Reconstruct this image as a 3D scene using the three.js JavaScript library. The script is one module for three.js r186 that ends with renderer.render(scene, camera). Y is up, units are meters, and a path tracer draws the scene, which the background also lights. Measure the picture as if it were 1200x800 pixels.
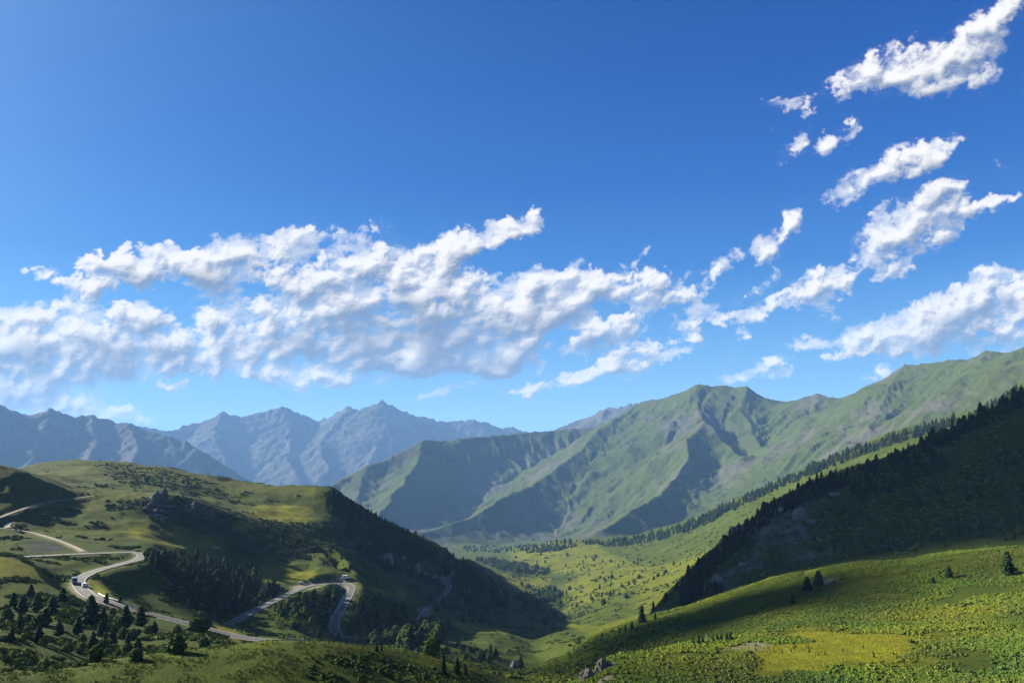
import * as THREE from 'three';
import { mergeGeometries } from 'three/addons/utils/BufferGeometryUtils.js';

// ---------------------------------------------------------------- camera, light, exposure
const scene = new THREE.Scene();
const W = 1200, H = 800, FOCAL = 906, PITCH = 0.1367;           // photograph size, focal length in its pixels, upward tilt
const camera = new THREE.PerspectiveCamera(2 * Math.atan(H / 2 / FOCAL) * 180 / Math.PI, W / H, 0.5, 60000);
camera.position.set(0, 0, 0);
camera.rotation.set(PITCH, 0, 0);
const renderer = new THREE.WebGLRenderer();
renderer.toneMapping = THREE.LinearToneMapping;
const EXPOSURE = 4.2;
renderer.toneMappingExposure = EXPOSURE;
renderer.shadowMap.enabled = true;

const SUN_AZ = -66 * Math.PI / 180, SUN_EL = 24 * Math.PI / 180;
const SUN = new THREE.Vector3(Math.sin(SUN_AZ) * Math.cos(SUN_EL), Math.sin(SUN_EL), -Math.cos(SUN_AZ) * Math.cos(SUN_EL));
const sun = new THREE.DirectionalLight(new THREE.Color(1, 0.91, 0.74), 5);
sun.position.copy(SUN).multiplyScalar(9000);
sun.castShadow = true;
sun.shadow.radius = 2.2;
sun.shadow.mapSize.set(4096, 4096);
Object.assign(sun.shadow.camera, { left: -7000, right: 7000, top: 4000, bottom: -4000, near: 100, far: 26000 });
scene.add(sun);
scene.fog = new THREE.FogExp2(new THREE.Color(0.26, 0.52, 1.0), 0.000041);

const matte = (o) => new THREE.MeshPhysicalMaterial({ roughness: 1, metalness: 0, specularIntensity: 0.08, ...o });   // grass, leaves, earth and rough rock hardly mirror the sky

// ---------------------------------------------------------------- small tools
function rng(seed) { let s = seed >>> 0; return () => { s = (s + 0x6D2B79F5) >>> 0; let t = s; t = Math.imul(t ^ (t >>> 15), t | 1); t ^= t + Math.imul(t ^ (t >>> 7), t | 61); return ((t ^ (t >>> 14)) >>> 0) / 4294967296; }; }
const clamp = (x, a = 0, b = 1) => x < a ? a : x > b ? b : x;
const lerp = (a, b, t) => a + (b - a) * t;
const smooth = (a, b, x) => { const t = clamp((x - a) / (b - a)); return t * t * (3 - 2 * t); };
const PERM = new Uint8Array(512), GX = new Float32Array(256), GY = new Float32Array(256);
{ const r = rng(77), p = [...Array(256).keys()]; for (let i = 255; i > 0; i--) { const j = Math.floor(r() * (i + 1)); [p[i], p[j]] = [p[j], p[i]]; } for (let i = 0; i < 512; i++) PERM[i] = p[i & 255]; for (let i = 0; i < 256; i++) { const a = r() * Math.PI * 2; GX[i] = Math.cos(a); GY[i] = Math.sin(a); } }
function noise(x, y) {                                            // gradient noise, about -0.7 .. 0.7
  const xi = Math.floor(x), yi = Math.floor(y), fx = x - xi, fy = y - yi, X = xi & 255, Y = yi & 255;
  const a = PERM[X + PERM[Y]], b = PERM[((X + 1) & 255) + PERM[Y]], c = PERM[X + PERM[(Y + 1) & 255]], d = PERM[((X + 1) & 255) + PERM[(Y + 1) & 255]];
  const u = fx * fx * fx * (fx * (fx * 6 - 15) + 10), v = fy * fy * fy * (fy * (fy * 6 - 15) + 10);
  const n0 = GX[a] * fx + GY[a] * fy, n1 = GX[b] * (fx - 1) + GY[b] * fy, n2 = GX[c] * fx + GY[c] * (fy - 1), n3 = GX[d] * (fx - 1) + GY[d] * (fy - 1);
  return n0 + u * (n1 - n0) + v * (n2 - n0 + u * (n0 - n1 - n2 + n3));
}
function fbm(x, y, o = 4, g = 0.5) { let s = 0, a = 1, n = 0; for (let i = 0; i < o; i++) { s += a * noise(x, y); n += a; a *= g; x = x * 2.03 + 17.3; y = y * 2.03 - 9.1; } return s / n; }
function ridged(x, y, o = 4, g = 0.5) { let s = 0, a = 1, n = 0; for (let i = 0; i < o; i++) { const r = 1 - 2 * Math.abs(noise(x, y)); s += a * r * r; n += a; a *= g; x = x * 2.07 + 31.7; y = y * 2.07 + 5.3; } return s / n; }
const CP = Math.cos(PITCH), SP = Math.sin(PITCH);
function direction(u, v) {                                        // unit-forward ray of a photograph pixel: azimuth and slope
  const x = (u - W / 2) / FOCAL, y = (H / 2 - v) / FOCAL, f = CP - y * SP, up = SP + y * CP;
  return { az: Math.atan2(x, f), t: up / Math.hypot(x, f) };
}
function pointAt(u, v, r) { const d = direction(u, v); return new THREE.Vector3(Math.sin(d.az) * r, d.t * r, -Math.cos(d.az) * r); }

// ---------------------------------------------------------------- sky: air and clouds at infinity
{
  const U0 = -260, V0 = -160, BW = 1720, BH = 740;               // the cloud field is worked out in flat patches of sky, then laid on the dome
  const blobs = [];
  const B = (u, v, rx, ry, deg = 0, w = 1) => { const a = deg * Math.PI / 180; rx *= 1.16; ry *= 1.22; blobs.push([u, v, Math.cos(a), Math.sin(a), 1 / rx, 1 / ry, w, Math.max(rx, ry) * 1.05]); };
  const tones = [];                                               // thick shaded bases (below 0) and sunlit crowns (above 0) of the bank
  const T = (u, v, rx, ry, deg, k) => { const a = deg * Math.PI / 180; tones.push([u, v, Math.cos(a), Math.sin(a), 1 / rx, 1 / ry, k]); };
  // the long bank over the left-hand range
  B(45, 320, 22, 7, -8, 0.8); B(105, 308, 20, 11); B(140, 318, 50, 20, -5); B(170, 310, 48, 25); B(192, 298, 26, 12); B(120, 335, 45, 14, 0, 0.8); B(78, 330, 26, 9, 0, 0.7);
  B(225, 312, 34, 20); B(268, 298, 58, 22, -6); B(330, 283, 48, 18, -8); B(262, 322, 40, 14, 0, 0.8); B(378, 276, 34, 12, -14, 0.75); B(250, 338, 50, 14, 0, 0.55);
  B(28, 378, 66, 26); B(95, 385, 62, 36); B(55, 420, 86, 36); B(-60, 390, 90, 44); B(-40, 440, 110, 34); B(130, 415, 70, 34, 0, 0.95); B(165, 369, 36, 17); B(178, 400, 50, 24, 0, 0.8); B(185, 428, 56, 20, 0, 0.75); B(100, 440, 70, 18, 0, 0.8);
  B(25, 457, 64, 13, 0, 0.85); B(60, 472, 52, 11, 0, 0.9); B(82, 478, 38, 9); B(-10, 470, 44, 11); B(132, 486, 27, 8, 0, 0.85); B(208, 453, 17, 6, 0, 0.7); B(215, 428, 22, 10, 0, 0.75);
  B(250, 360, 44, 22, 0, 0.7); B(262, 386, 54, 22); B(238, 408, 38, 18, 0, 0.85); B(290, 412, 56, 28); B(275, 434, 34, 13, 0, 0.8); B(322, 440, 30, 12, 0, 0.9);
  B(20, 456, 92, 20); B(75, 474, 70, 15); B(-30, 480, 70, 14); B(142, 487, 36, 9); B(212, 453, 22, 7); B(640, 335, 50, 22); B(760, 345, 50, 16, -8, 0.9); B(800, 340, 40, 12, -16, 0.7); B(740, 402, 46, 14, -8, 0.8);
  // main body
  B(325, 300, 38, 15, 0, 0.85); B(432, 284, 38, 24, -20, 0.58); B(395, 295, 34, 22, 0, 0.62); B(370, 330, 70, 36); B(330, 372, 46, 24); B(420, 352, 86, 48); B(465, 322, 62, 32, -10); B(500, 308, 48, 20, -20); B(522, 290, 42, 17, -18); B(562, 279, 48, 15, -16); B(606, 268, 40, 14, -22); B(626, 258, 16, 9, -35, 0.9);
  B(505, 345, 64, 44); B(550, 350, 66, 28, -8); B(345, 402, 72, 34); B(425, 405, 92, 42); B(385, 437, 56, 15, -8); B(372, 452, 34, 9, -5, 0.9); B(505, 402, 76, 36); B(530, 425, 76, 20); B(570, 408, 62, 32); B(608, 384, 50, 30); B(612, 362, 50, 24); B(605, 405, 46, 28);
  B(532, 458, 36, 8, -16, 0.9); B(490, 465, 11, 6, -10, 0.7); B(585, 452, 12, 5, 0, 0.5);
  B(645, 352, 48, 28); B(700, 334, 56, 25, -8); B(668, 368, 50, 20, -6); B(745, 332, 42, 12, -14, 0.85); B(790, 324, 40, 7, -12, 0.55); B(655, 324, 36, 12, -10, 0.8); B(675, 305, 22, 6, -32, 0.62); B(636, 322, 20, 10, 0, 0.6); B(755, 303, 17, 5, -45, 0.6);
  B(772, 354, 28, 15, 0, 0.72); B(712, 384, 44, 15, -14); B(742, 378, 30, 13, -10, 0.6); B(688, 404, 40, 13, -4, 0.72); B(782, 396, 42, 9, -10, 0.72); B(775, 408, 30, 7, -6, 0.5);
  B(722, 431, 62, 13, -12); B(662, 446, 38, 11, -16); B(780, 417, 34, 8, -10, 0.7); B(622, 456, 18, 7, -20, 0.85); B(690, 438, 40, 12, -12);
  B(822, 358, 22, 11, 0, 0.8); B(828, 374, 34, 10, -4, 0.75); B(872, 370, 36, 11, -12, 0.9); B(905, 354, 34, 13, -24, 0.95); B(800, 382, 26, 7, 0, 0.5);
  B(838, 318, 20, 13, -30, 0.75); B(858, 300, 24, 8, -24, 0.6); B(884, 337, 40, 8, -34, 0.62); B(818, 399, 14, 8, -30, 0.65); B(874, 392, 12, 7, -20, 0.8); B(856, 416, 11, 12, -30, 0.6); B(856, 446, 20, 8, -28, 0.75); B(908, 430, 27, 10, -8, 0.95); B(878, 442, 14, 8, -20, 0.7);
  // broken row climbing to the right
  B(900, 290, 20, 19, -40); B(924, 266, 26, 11, -42, 0.95); B(966, 334, 46, 22, -18); B(1000, 318, 24, 14, -20, 0.8); B(938, 350, 30, 10, -20, 0.75);
  B(1058, 268, 58, 40, -36); B(1100, 236, 48, 20, -34); B(1150, 243, 42, 9, -22, 0.85); B(1180, 233, 24, 6, -14, 0.6); B(1046, 322, 30, 10, -20, 0.7); B(1022, 300, 28, 16, -20, 0.6); B(1112, 262, 30, 20, -30, 0.7); B(1112, 292, 16, 7, -25, 0.4);
  B(1090, 378, 112, 32, -14); B(1150, 350, 64, 30, -14); B(1195, 345, 50, 32); B(1022, 402, 48, 15, -10); B(1180, 395, 60, 20, -6); B(1250, 370, 80, 40); B(1060, 402, 60, 16, -4); B(1160, 318, 22, 7, -24, 0.6);
  B(968, 372, 17, 12, -50, 0.55); B(944, 402, 31, 10, -4, 0.95); B(966, 416, 11, 8, -10, 0.8); B(1095, 413, 16, 5, 0, 0.7); B(1032, 438, 27, 7, -20, 0.72);
  // high right
  B(1070, 84, 110, 22, -12); B(1035, 72, 62, 17, -22); B(1112, 72, 66, 34, -14); B(1150, 42, 48, 24, -48); B(1175, 14, 44, 13, -46); B(990, 90, 30, 9, -20, 0.85); B(1092, 102, 34, 14, -10, 0.8); B(1150, 92, 24, 14, -40, 0.7); B(1215, 80, 18, 12, -60, 0.6); B(1230, -30, 60, 20, -46);
  B(925, 118, 34, 9, -12, 0.82); B(950, 128, 14, 9, 0, 0.5); B(932, 172, 32, 12, -50, 0.66); B(978, 164, 33, 13, -38, 0.88); B(906, 148, 10, 6, 0, 0.4);
  B(1062, 191, 52, 19, -18); B(1092, 178, 36, 13, -20); B(1002, 218, 42, 16, -22, 0.78); B(1125, 172, 12, 5, -40, 0.6); B(1108, 226, 26, 14, -30, 0.7); B(1176, 187, 12, 5, 10, 0.5);
  B(82, 100, 22, 5, 0, 0.36); B(60, 4, 14, 8, 40, 0.4); B(740, 112, 9, 5, 0, 0.34); B(838, 208, 8, 5, 0, 0.34);
  B(-180, 250, 90, 30, -10, 0.9); B(-120, 300, 60, 18, 0, 0.8); B(1330, 240, 80, 24, -20, 0.9); B(1330, 120, 60, 18, -30, 0.8);
  // where the bank is thick and grey, and where its crowns catch the sun
  T(455, 378, 80, 34, 0, -0.42); T(395, 402, 70, 24, 0, -0.36); T(520, 395, 70, 30, -6, -0.42); T(350, 398, 50, 22, 0, -0.28); T(545, 430, 80, 16, 0, -0.4); T(590, 405, 40, 18, 0, -0.22); T(440, 425, 50, 16, 0, -0.3); T(150, 415, 70, 24, 0, -0.26); T(70, 440, 90, 14, 0, -0.22); T(265, 312, 44, 10, 0, -0.2); T(285, 405, 40, 14, 0, -0.25); T(690, 406, 44, 12, 0, -0.42); T(640, 368, 40, 14, 0, -0.2); T(1110, 372, 70, 14, -14, -0.22); T(1120, 405, 90, 14, -5, -0.3); T(1080, 300, 40, 20, -30, -0.12); T(775, 358, 30, 14, 0, -0.25); T(1170, 360, 40, 12, 0, -0.2); T(600, 425, 60, 14, 0, -0.2);
  T(525, 283, 34, 12, -20, 0.22); T(332, 366, 34, 12, 0, 0.3); T(378, 397, 18, 8, 0, 0.42); T(550, 340, 44, 11, -12, 0.36); T(508, 358, 22, 7, -36, 0.4); T(360, 440, 40, 9, 0, 0.4); T(480, 412, 12, 14, 0, 0.4); T(600, 392, 30, 7, -18, 0.42); T(165, 366, 30, 12, 0, 0.35); T(455, 340, 20, 7, 0, 0.25); T(480, 320, 26, 10, -20, 0.2); T(712, 384, 30, 10, -14, 0.35); T(700, 432, 60, 9, -12, 0.2); T(225, 300, 30, 14, 0, 0.22); T(1060, 372, 60, 8, -12, 0.22); T(1190, 392, 40, 10, -10, 0.25); T(255, 372, 40, 10, 0, 0.2); T(90, 375, 60, 16, 0, 0.2); T(300, 430, 30, 9, 0, 0.3);
  const dens = new Float32Array(BW * BH), soft = new Float32Array(BW * BH);
  for (const [u, v, c, s, ix, iy, w, R] of blobs) {
    const y0 = Math.max(0, Math.floor(v - R - V0 - 30)), y1 = Math.min(BH - 1, Math.ceil(v + R - V0 + 30)), x0 = Math.max(0, Math.floor(u - R - U0 - 30)), x1 = Math.min(BW - 1, Math.ceil(u + R - U0 + 30));
    for (let j = y0; j <= y1; j++) for (let i = x0; i <= x1; i++) {
      const pu = i + U0, pv = j + V0;
      const wu = pu + 16 * noise(pu / 47, pv / 39) + 8 * noise(pu / 19 + 7, pv / 16) + 5 * noise(pu / 8, pv / 7 + 15) + 2.5 * noise(pu / 3.7 + 5, pv / 3.3), wv = pv + 13 * noise(pu / 43 + 40, pv / 37) + 7 * noise(pu / 17, pv / 15 + 90) + 5 * noise(pu / 7.5 + 25, pv / 7) + 2.5 * noise(pu / 3.5, pv / 3.2 + 8);
      const dx = wu - u, dy = wv - v, a = (dx * c + dy * s) * ix, b = (dy * c - dx * s) * iy, q = a * a + b * b;
      if (q < 1) { const k = j * BW + i; soft[k] = 1 - (1 - soft[k]) * (1 - 0.92 * w * Math.pow(1 - q, 0.8)); }
    }
  }
  const puff = (x, y) => { let s = 0, a = 1, n = 0; for (let i = 0; i < 7; i++) { s += a * Math.abs(noise(x, y)) * 2; n += a; a *= 0.66; x = x * 2.05 + 3.7; y = y * 2.05 - 8.1; } return s / n; };
  for (let j = 0; j < BH; j++) for (let i = 0; i < BW; i++) {
    const k = j * BW + i, D = soft[k]; if (D <= 0) continue;
    const u = i + U0, v = j + V0, ru = u * 0.94 - v * 0.34, rv = u * 0.34 + v * 0.94, wx = 5 * noise(u / 21, v / 21 + 50), wy = 5 * noise(u / 19 + 70, v / 19);
    const f = 0.34 * (1 - 1.75 * puff((ru + wx) / 74, (rv + wy) / 58)) + 0.46 * puff((ru + wx) / 52 + 30, (rv + wy) / 40) + 0.36 * (0.5 + 1.15 * fbm((ru + wx) / 26 + 9, (rv + wy) / 19, 6, 0.66));
    const fw = puff((ru + wx) / 56, (rv + wy) / 44) + 0.34 * (0.5 + 1.15 * fbm((ru + wx) / 24 + 19, (rv + wy) / 15, 6, 0.68)), wisp = 0.34 * clamp(D * 1.7 - 0.72 - 2.6 * (fw - 0.5));
    const veil = 0.04 * smooth(0.1, 0.85, D) * clamp(0.15 + 2 * fbm((ru + wx) / 22, (rv + wy) / 13 + 33, 5, 0.66));
    dens[k] = clamp(Math.max(D * 1.75 - 1.22 - 3.6 * (f - 0.47) - 0.7 * fbm(u / 60 + 4, v / 34 + 8, 3, 0.6), 0) + wisp + veil, 0, 1.2);
  }
  const at = (x, y, m = dens) => { const xi = Math.floor(x), yi = Math.floor(y); if (xi < 0 || yi < 0 || xi >= BW - 1 || yi >= BH - 1) return 0; const fx = x - xi, fy = y - yi, k = yi * BW + xi; return (m[k] * (1 - fx) + m[k + 1] * fx) * (1 - fy) + (m[k + BW] * (1 - fx) + m[k + BW + 1] * fx) * fy; };
  const blur = (src, R) => {                                      // running box mean, both ways
    const t = new Float32Array(BW * BH), out = new Float32Array(BW * BH), n = 2 * R + 1;
    for (let j = 0; j < BH; j++) { let s = 0; for (let i = -R; i < BW; i++) { if (i + R < BW) s += src[j * BW + i + R]; if (i - R - 1 >= 0) s -= src[j * BW + i - R - 1]; if (i >= 0) t[j * BW + i] = s / n; } }
    for (let i = 0; i < BW; i++) { let s = 0; for (let j = -R; j < BH; j++) { if (j + R < BH) s += t[(j + R) * BW + i]; if (j - R - 1 >= 0) s -= t[(j - R - 1) * BW + i]; if (j >= 0) out[j * BW + i] = s / n; } }
    return out;
  };
  const mid = blur(blur(dens, 2), 2), wide = blur(blur(dens, 6), 6);
  const light = new Float32Array(BW * BH);
  for (let j = 0; j < BH; j++) for (let i = 0; i < BW; i++) {
    const k = j * BW + i; if (dens[k] <= 0) continue;
    let t = 0; for (let s = 1; s <= 16; s++) { const L = s * 4.2; t += at(i - 0.6 * L, j - 0.8 * L, wide) * 4.2; }
    const face = clamp((dens[k] - at(i - 1.2, j - 1.7)) * 1.3, -0.3, 0.35) + clamp((mid[k] - at(i - 4.5, j - 6, mid)) * 1.3, -0.5, 0.5) + clamp((wide[k] - at(i - 9, j - 12, wide)) * 1.5, -0.5, 0.55);
    const pu = i + U0 + 20 * noise(i / 33, j / 29) + 8 * noise(i / 13, j / 11), pv = j + V0 + 14 * noise(i / 31 + 60, j / 27) + 6 * noise(i / 12, j / 10 + 30);
    let tone = 0; for (const [u, v, c, s, ix, iy, w] of tones) { const dx = pu - u, dy = pv - v, a = (dx * c + dy * s) * ix, b = (dy * c - dx * s) * iy, q = a * a + b * b; if (q < 1) tone += w * (1 - q); }
    const lit = 0.02 + 0.16 + 0.62 * Math.exp(-t * 0.026) + (0.5 + 0.4 * Math.min(0, tone)) * face + 0.22 * clamp(1 - 1.6 * wide[k]) + 0.16 * clamp(1 - 4 * mid[k]) + 0.9 * tone + 0.3 * fbm(pu / 24, pv / 20, 4, 0.6); light[k] = Math.min(1.05, 0.5 * (lit + Math.sqrt(lit * lit + 0.06)));
  }
  const TW = 4096, TH = 4096, data = new Float32Array(TW * TH * 4);
  const lin = (c) => [c[0], c[1], c[2]].map((x) => { x /= 255; return (x <= 0.04045 ? x / 12.92 : Math.pow((x + 0.055) / 1.055, 2.4)) / EXPOSURE; });
  const stops = [[-90, lin([150, 195, 232])], [0, lin([158, 206, 240])], [4, lin([132, 192, 238])], [8, lin([100, 168, 230])], [13, lin([58, 130, 210])], [19, lin([34, 104, 192])], [26, lin([18, 86, 174])], [32, lin([10, 74, 160])], [60, lin([15, 66, 146])], [90, lin([13, 56, 130])]];
  const WHITE = [1.0 / EXPOSURE, 0.985 / EXPOSURE, 0.97 / EXPOSURE], GREY = [0.2 / EXPOSURE, 0.275 / EXPOSURE, 0.42 / EXPOSURE];
  for (let j = 0; j < TH; j++) {
    const el = ((j + 0.5) / TH - 0.5) * Math.PI, ce = Math.cos(el), y = Math.sin(el), deg = el * 180 / Math.PI;
    let n = 0; while (n < stops.length - 2 && deg > stops[n + 1][0]) n++;
    const [e0, c0] = stops[n], [e1, c1] = stops[n + 1], tt = clamp((deg - e0) / (e1 - e0)), tq = tt;
    for (let i = 0; i < TW; i++) {
      const ph = ((i + 0.5) / TW - 0.5) * 2 * Math.PI, x = ce * Math.cos(ph), z = ce * Math.sin(ph), o = (j * TW + i) * 4;
      const toSun = x * SUN.x + y * SUN.y + z * SUN.z, glow = Math.pow(clamp(toSun * 0.5 + 0.5), 6) / EXPOSURE;
      let r = lerp(c0[0], c1[0], tq), g = lerp(c0[1], c1[1], tq), b = lerp(c0[2], c1[2], tq);
      r += glow * 0.08; g += glow * 0.2; b += glow * 0.32; const near = 0.4 * Math.pow(clamp(toSun), 14) / EXPOSURE; r += near * 0.9; g += near * 0.95; b += near;
      if (deg > -1) {
        const up = y * CP + z * SP, f = -(z * CP) + y * SP;       // camera axes: how far ahead and above
        let d = 0, L = 0, inside = 0;
        if (f > 0.25) {
          const pu = W / 2 + FOCAL * x / f - U0, pv = H / 2 - FOCAL * up / f - V0;
          if (pu > 1 && pv > 1 && pu < BW - 2 && pv < BH - 2) {
            d = at(pu, pv);
            if (d > 0) { const k = Math.floor(pv) * BW + Math.floor(pu), fx = pu - Math.floor(pu), fy = pv - Math.floor(pv); L = (light[k] * (1 - fx) + light[k + 1] * fx) * (1 - fy) + (light[k + BW] * (1 - fx) + light[k + BW + 1] * fx) * fy; }
            inside = smooth(0, 180, Math.min(pu, BW - pu)) * smooth(0, 110, pv);
          }
        }
        if (inside < 1 && deg > 2) {                              // the same broken cloud goes on all round
          const s = 2.2 / (y + 0.16), cx = x * s, cz = z * s, c = 0.5 + fbm(cx * 0.9, cz * 0.9, 5, 0.55), dd = clamp((c - 0.56) * 3.2) * (1 - inside);
          if (dd > d) { d = dd; L = 0.85 - 0.5 * smooth(0.25, 0.9, dd); d *= 0.3; }
        }
        if (d > 0) {
          const a = 1 - Math.exp(-3.5 * d), far = 0.16 * smooth(12, 2, deg);
          r = lerp(r, lerp(lerp(GREY[0], WHITE[0], L), r, far), a); g = lerp(g, lerp(lerp(GREY[1], WHITE[1], L), g, far), a); b = lerp(b, lerp(lerp(GREY[2], WHITE[2], L), b, far), a);
        }
      }
      data[o] = r; data[o + 1] = g; data[o + 2] = b; data[o + 3] = 1;
    }
  }
  // the renderer draws the sky through a cubic spline, which softens it: turn samples into spline coefficients so that the clouds stay crisp
  { const z = Math.sqrt(3) - 2, J0 = TH / 2 - 8, line = new Float32Array(Math.max(TW, TH) + 64);
    const pass = (n, at) => { for (let k = -24; k < n + 24; k++) line[k + 24] = 6 * data[at(k)] + (k > -24 ? z * line[k + 23] : 0); line[n + 47] *= -z / (1 - z); for (let k = n + 22; k >= -24; k--) line[k + 24] = z * (line[k + 25] - line[k + 24]); for (let k = 0; k < n; k++) data[at(k)] = Math.max(0, line[k + 24]); };
    for (let ch = 0; ch < 3; ch++) { for (let j = J0; j < TH; j++) pass(TW, (k) => (j * TW + ((k + TW) % TW)) * 4 + ch); for (let i = 0; i < TW; i++) pass(TH - J0, (k) => ((J0 + clamp(k, 0, TH - J0 - 1)) * TW + i) * 4 + ch); } }
  const sky = new THREE.DataTexture(data, TW, TH, THREE.RGBAFormat, THREE.FloatType);
  sky.mapping = THREE.EquirectangularReflectionMapping; sky.magFilter = THREE.LinearFilter; sky.minFilter = THREE.LinearFilter; sky.needsUpdate = true;
  scene.background = sky; scene.environment = sky;
}
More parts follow.
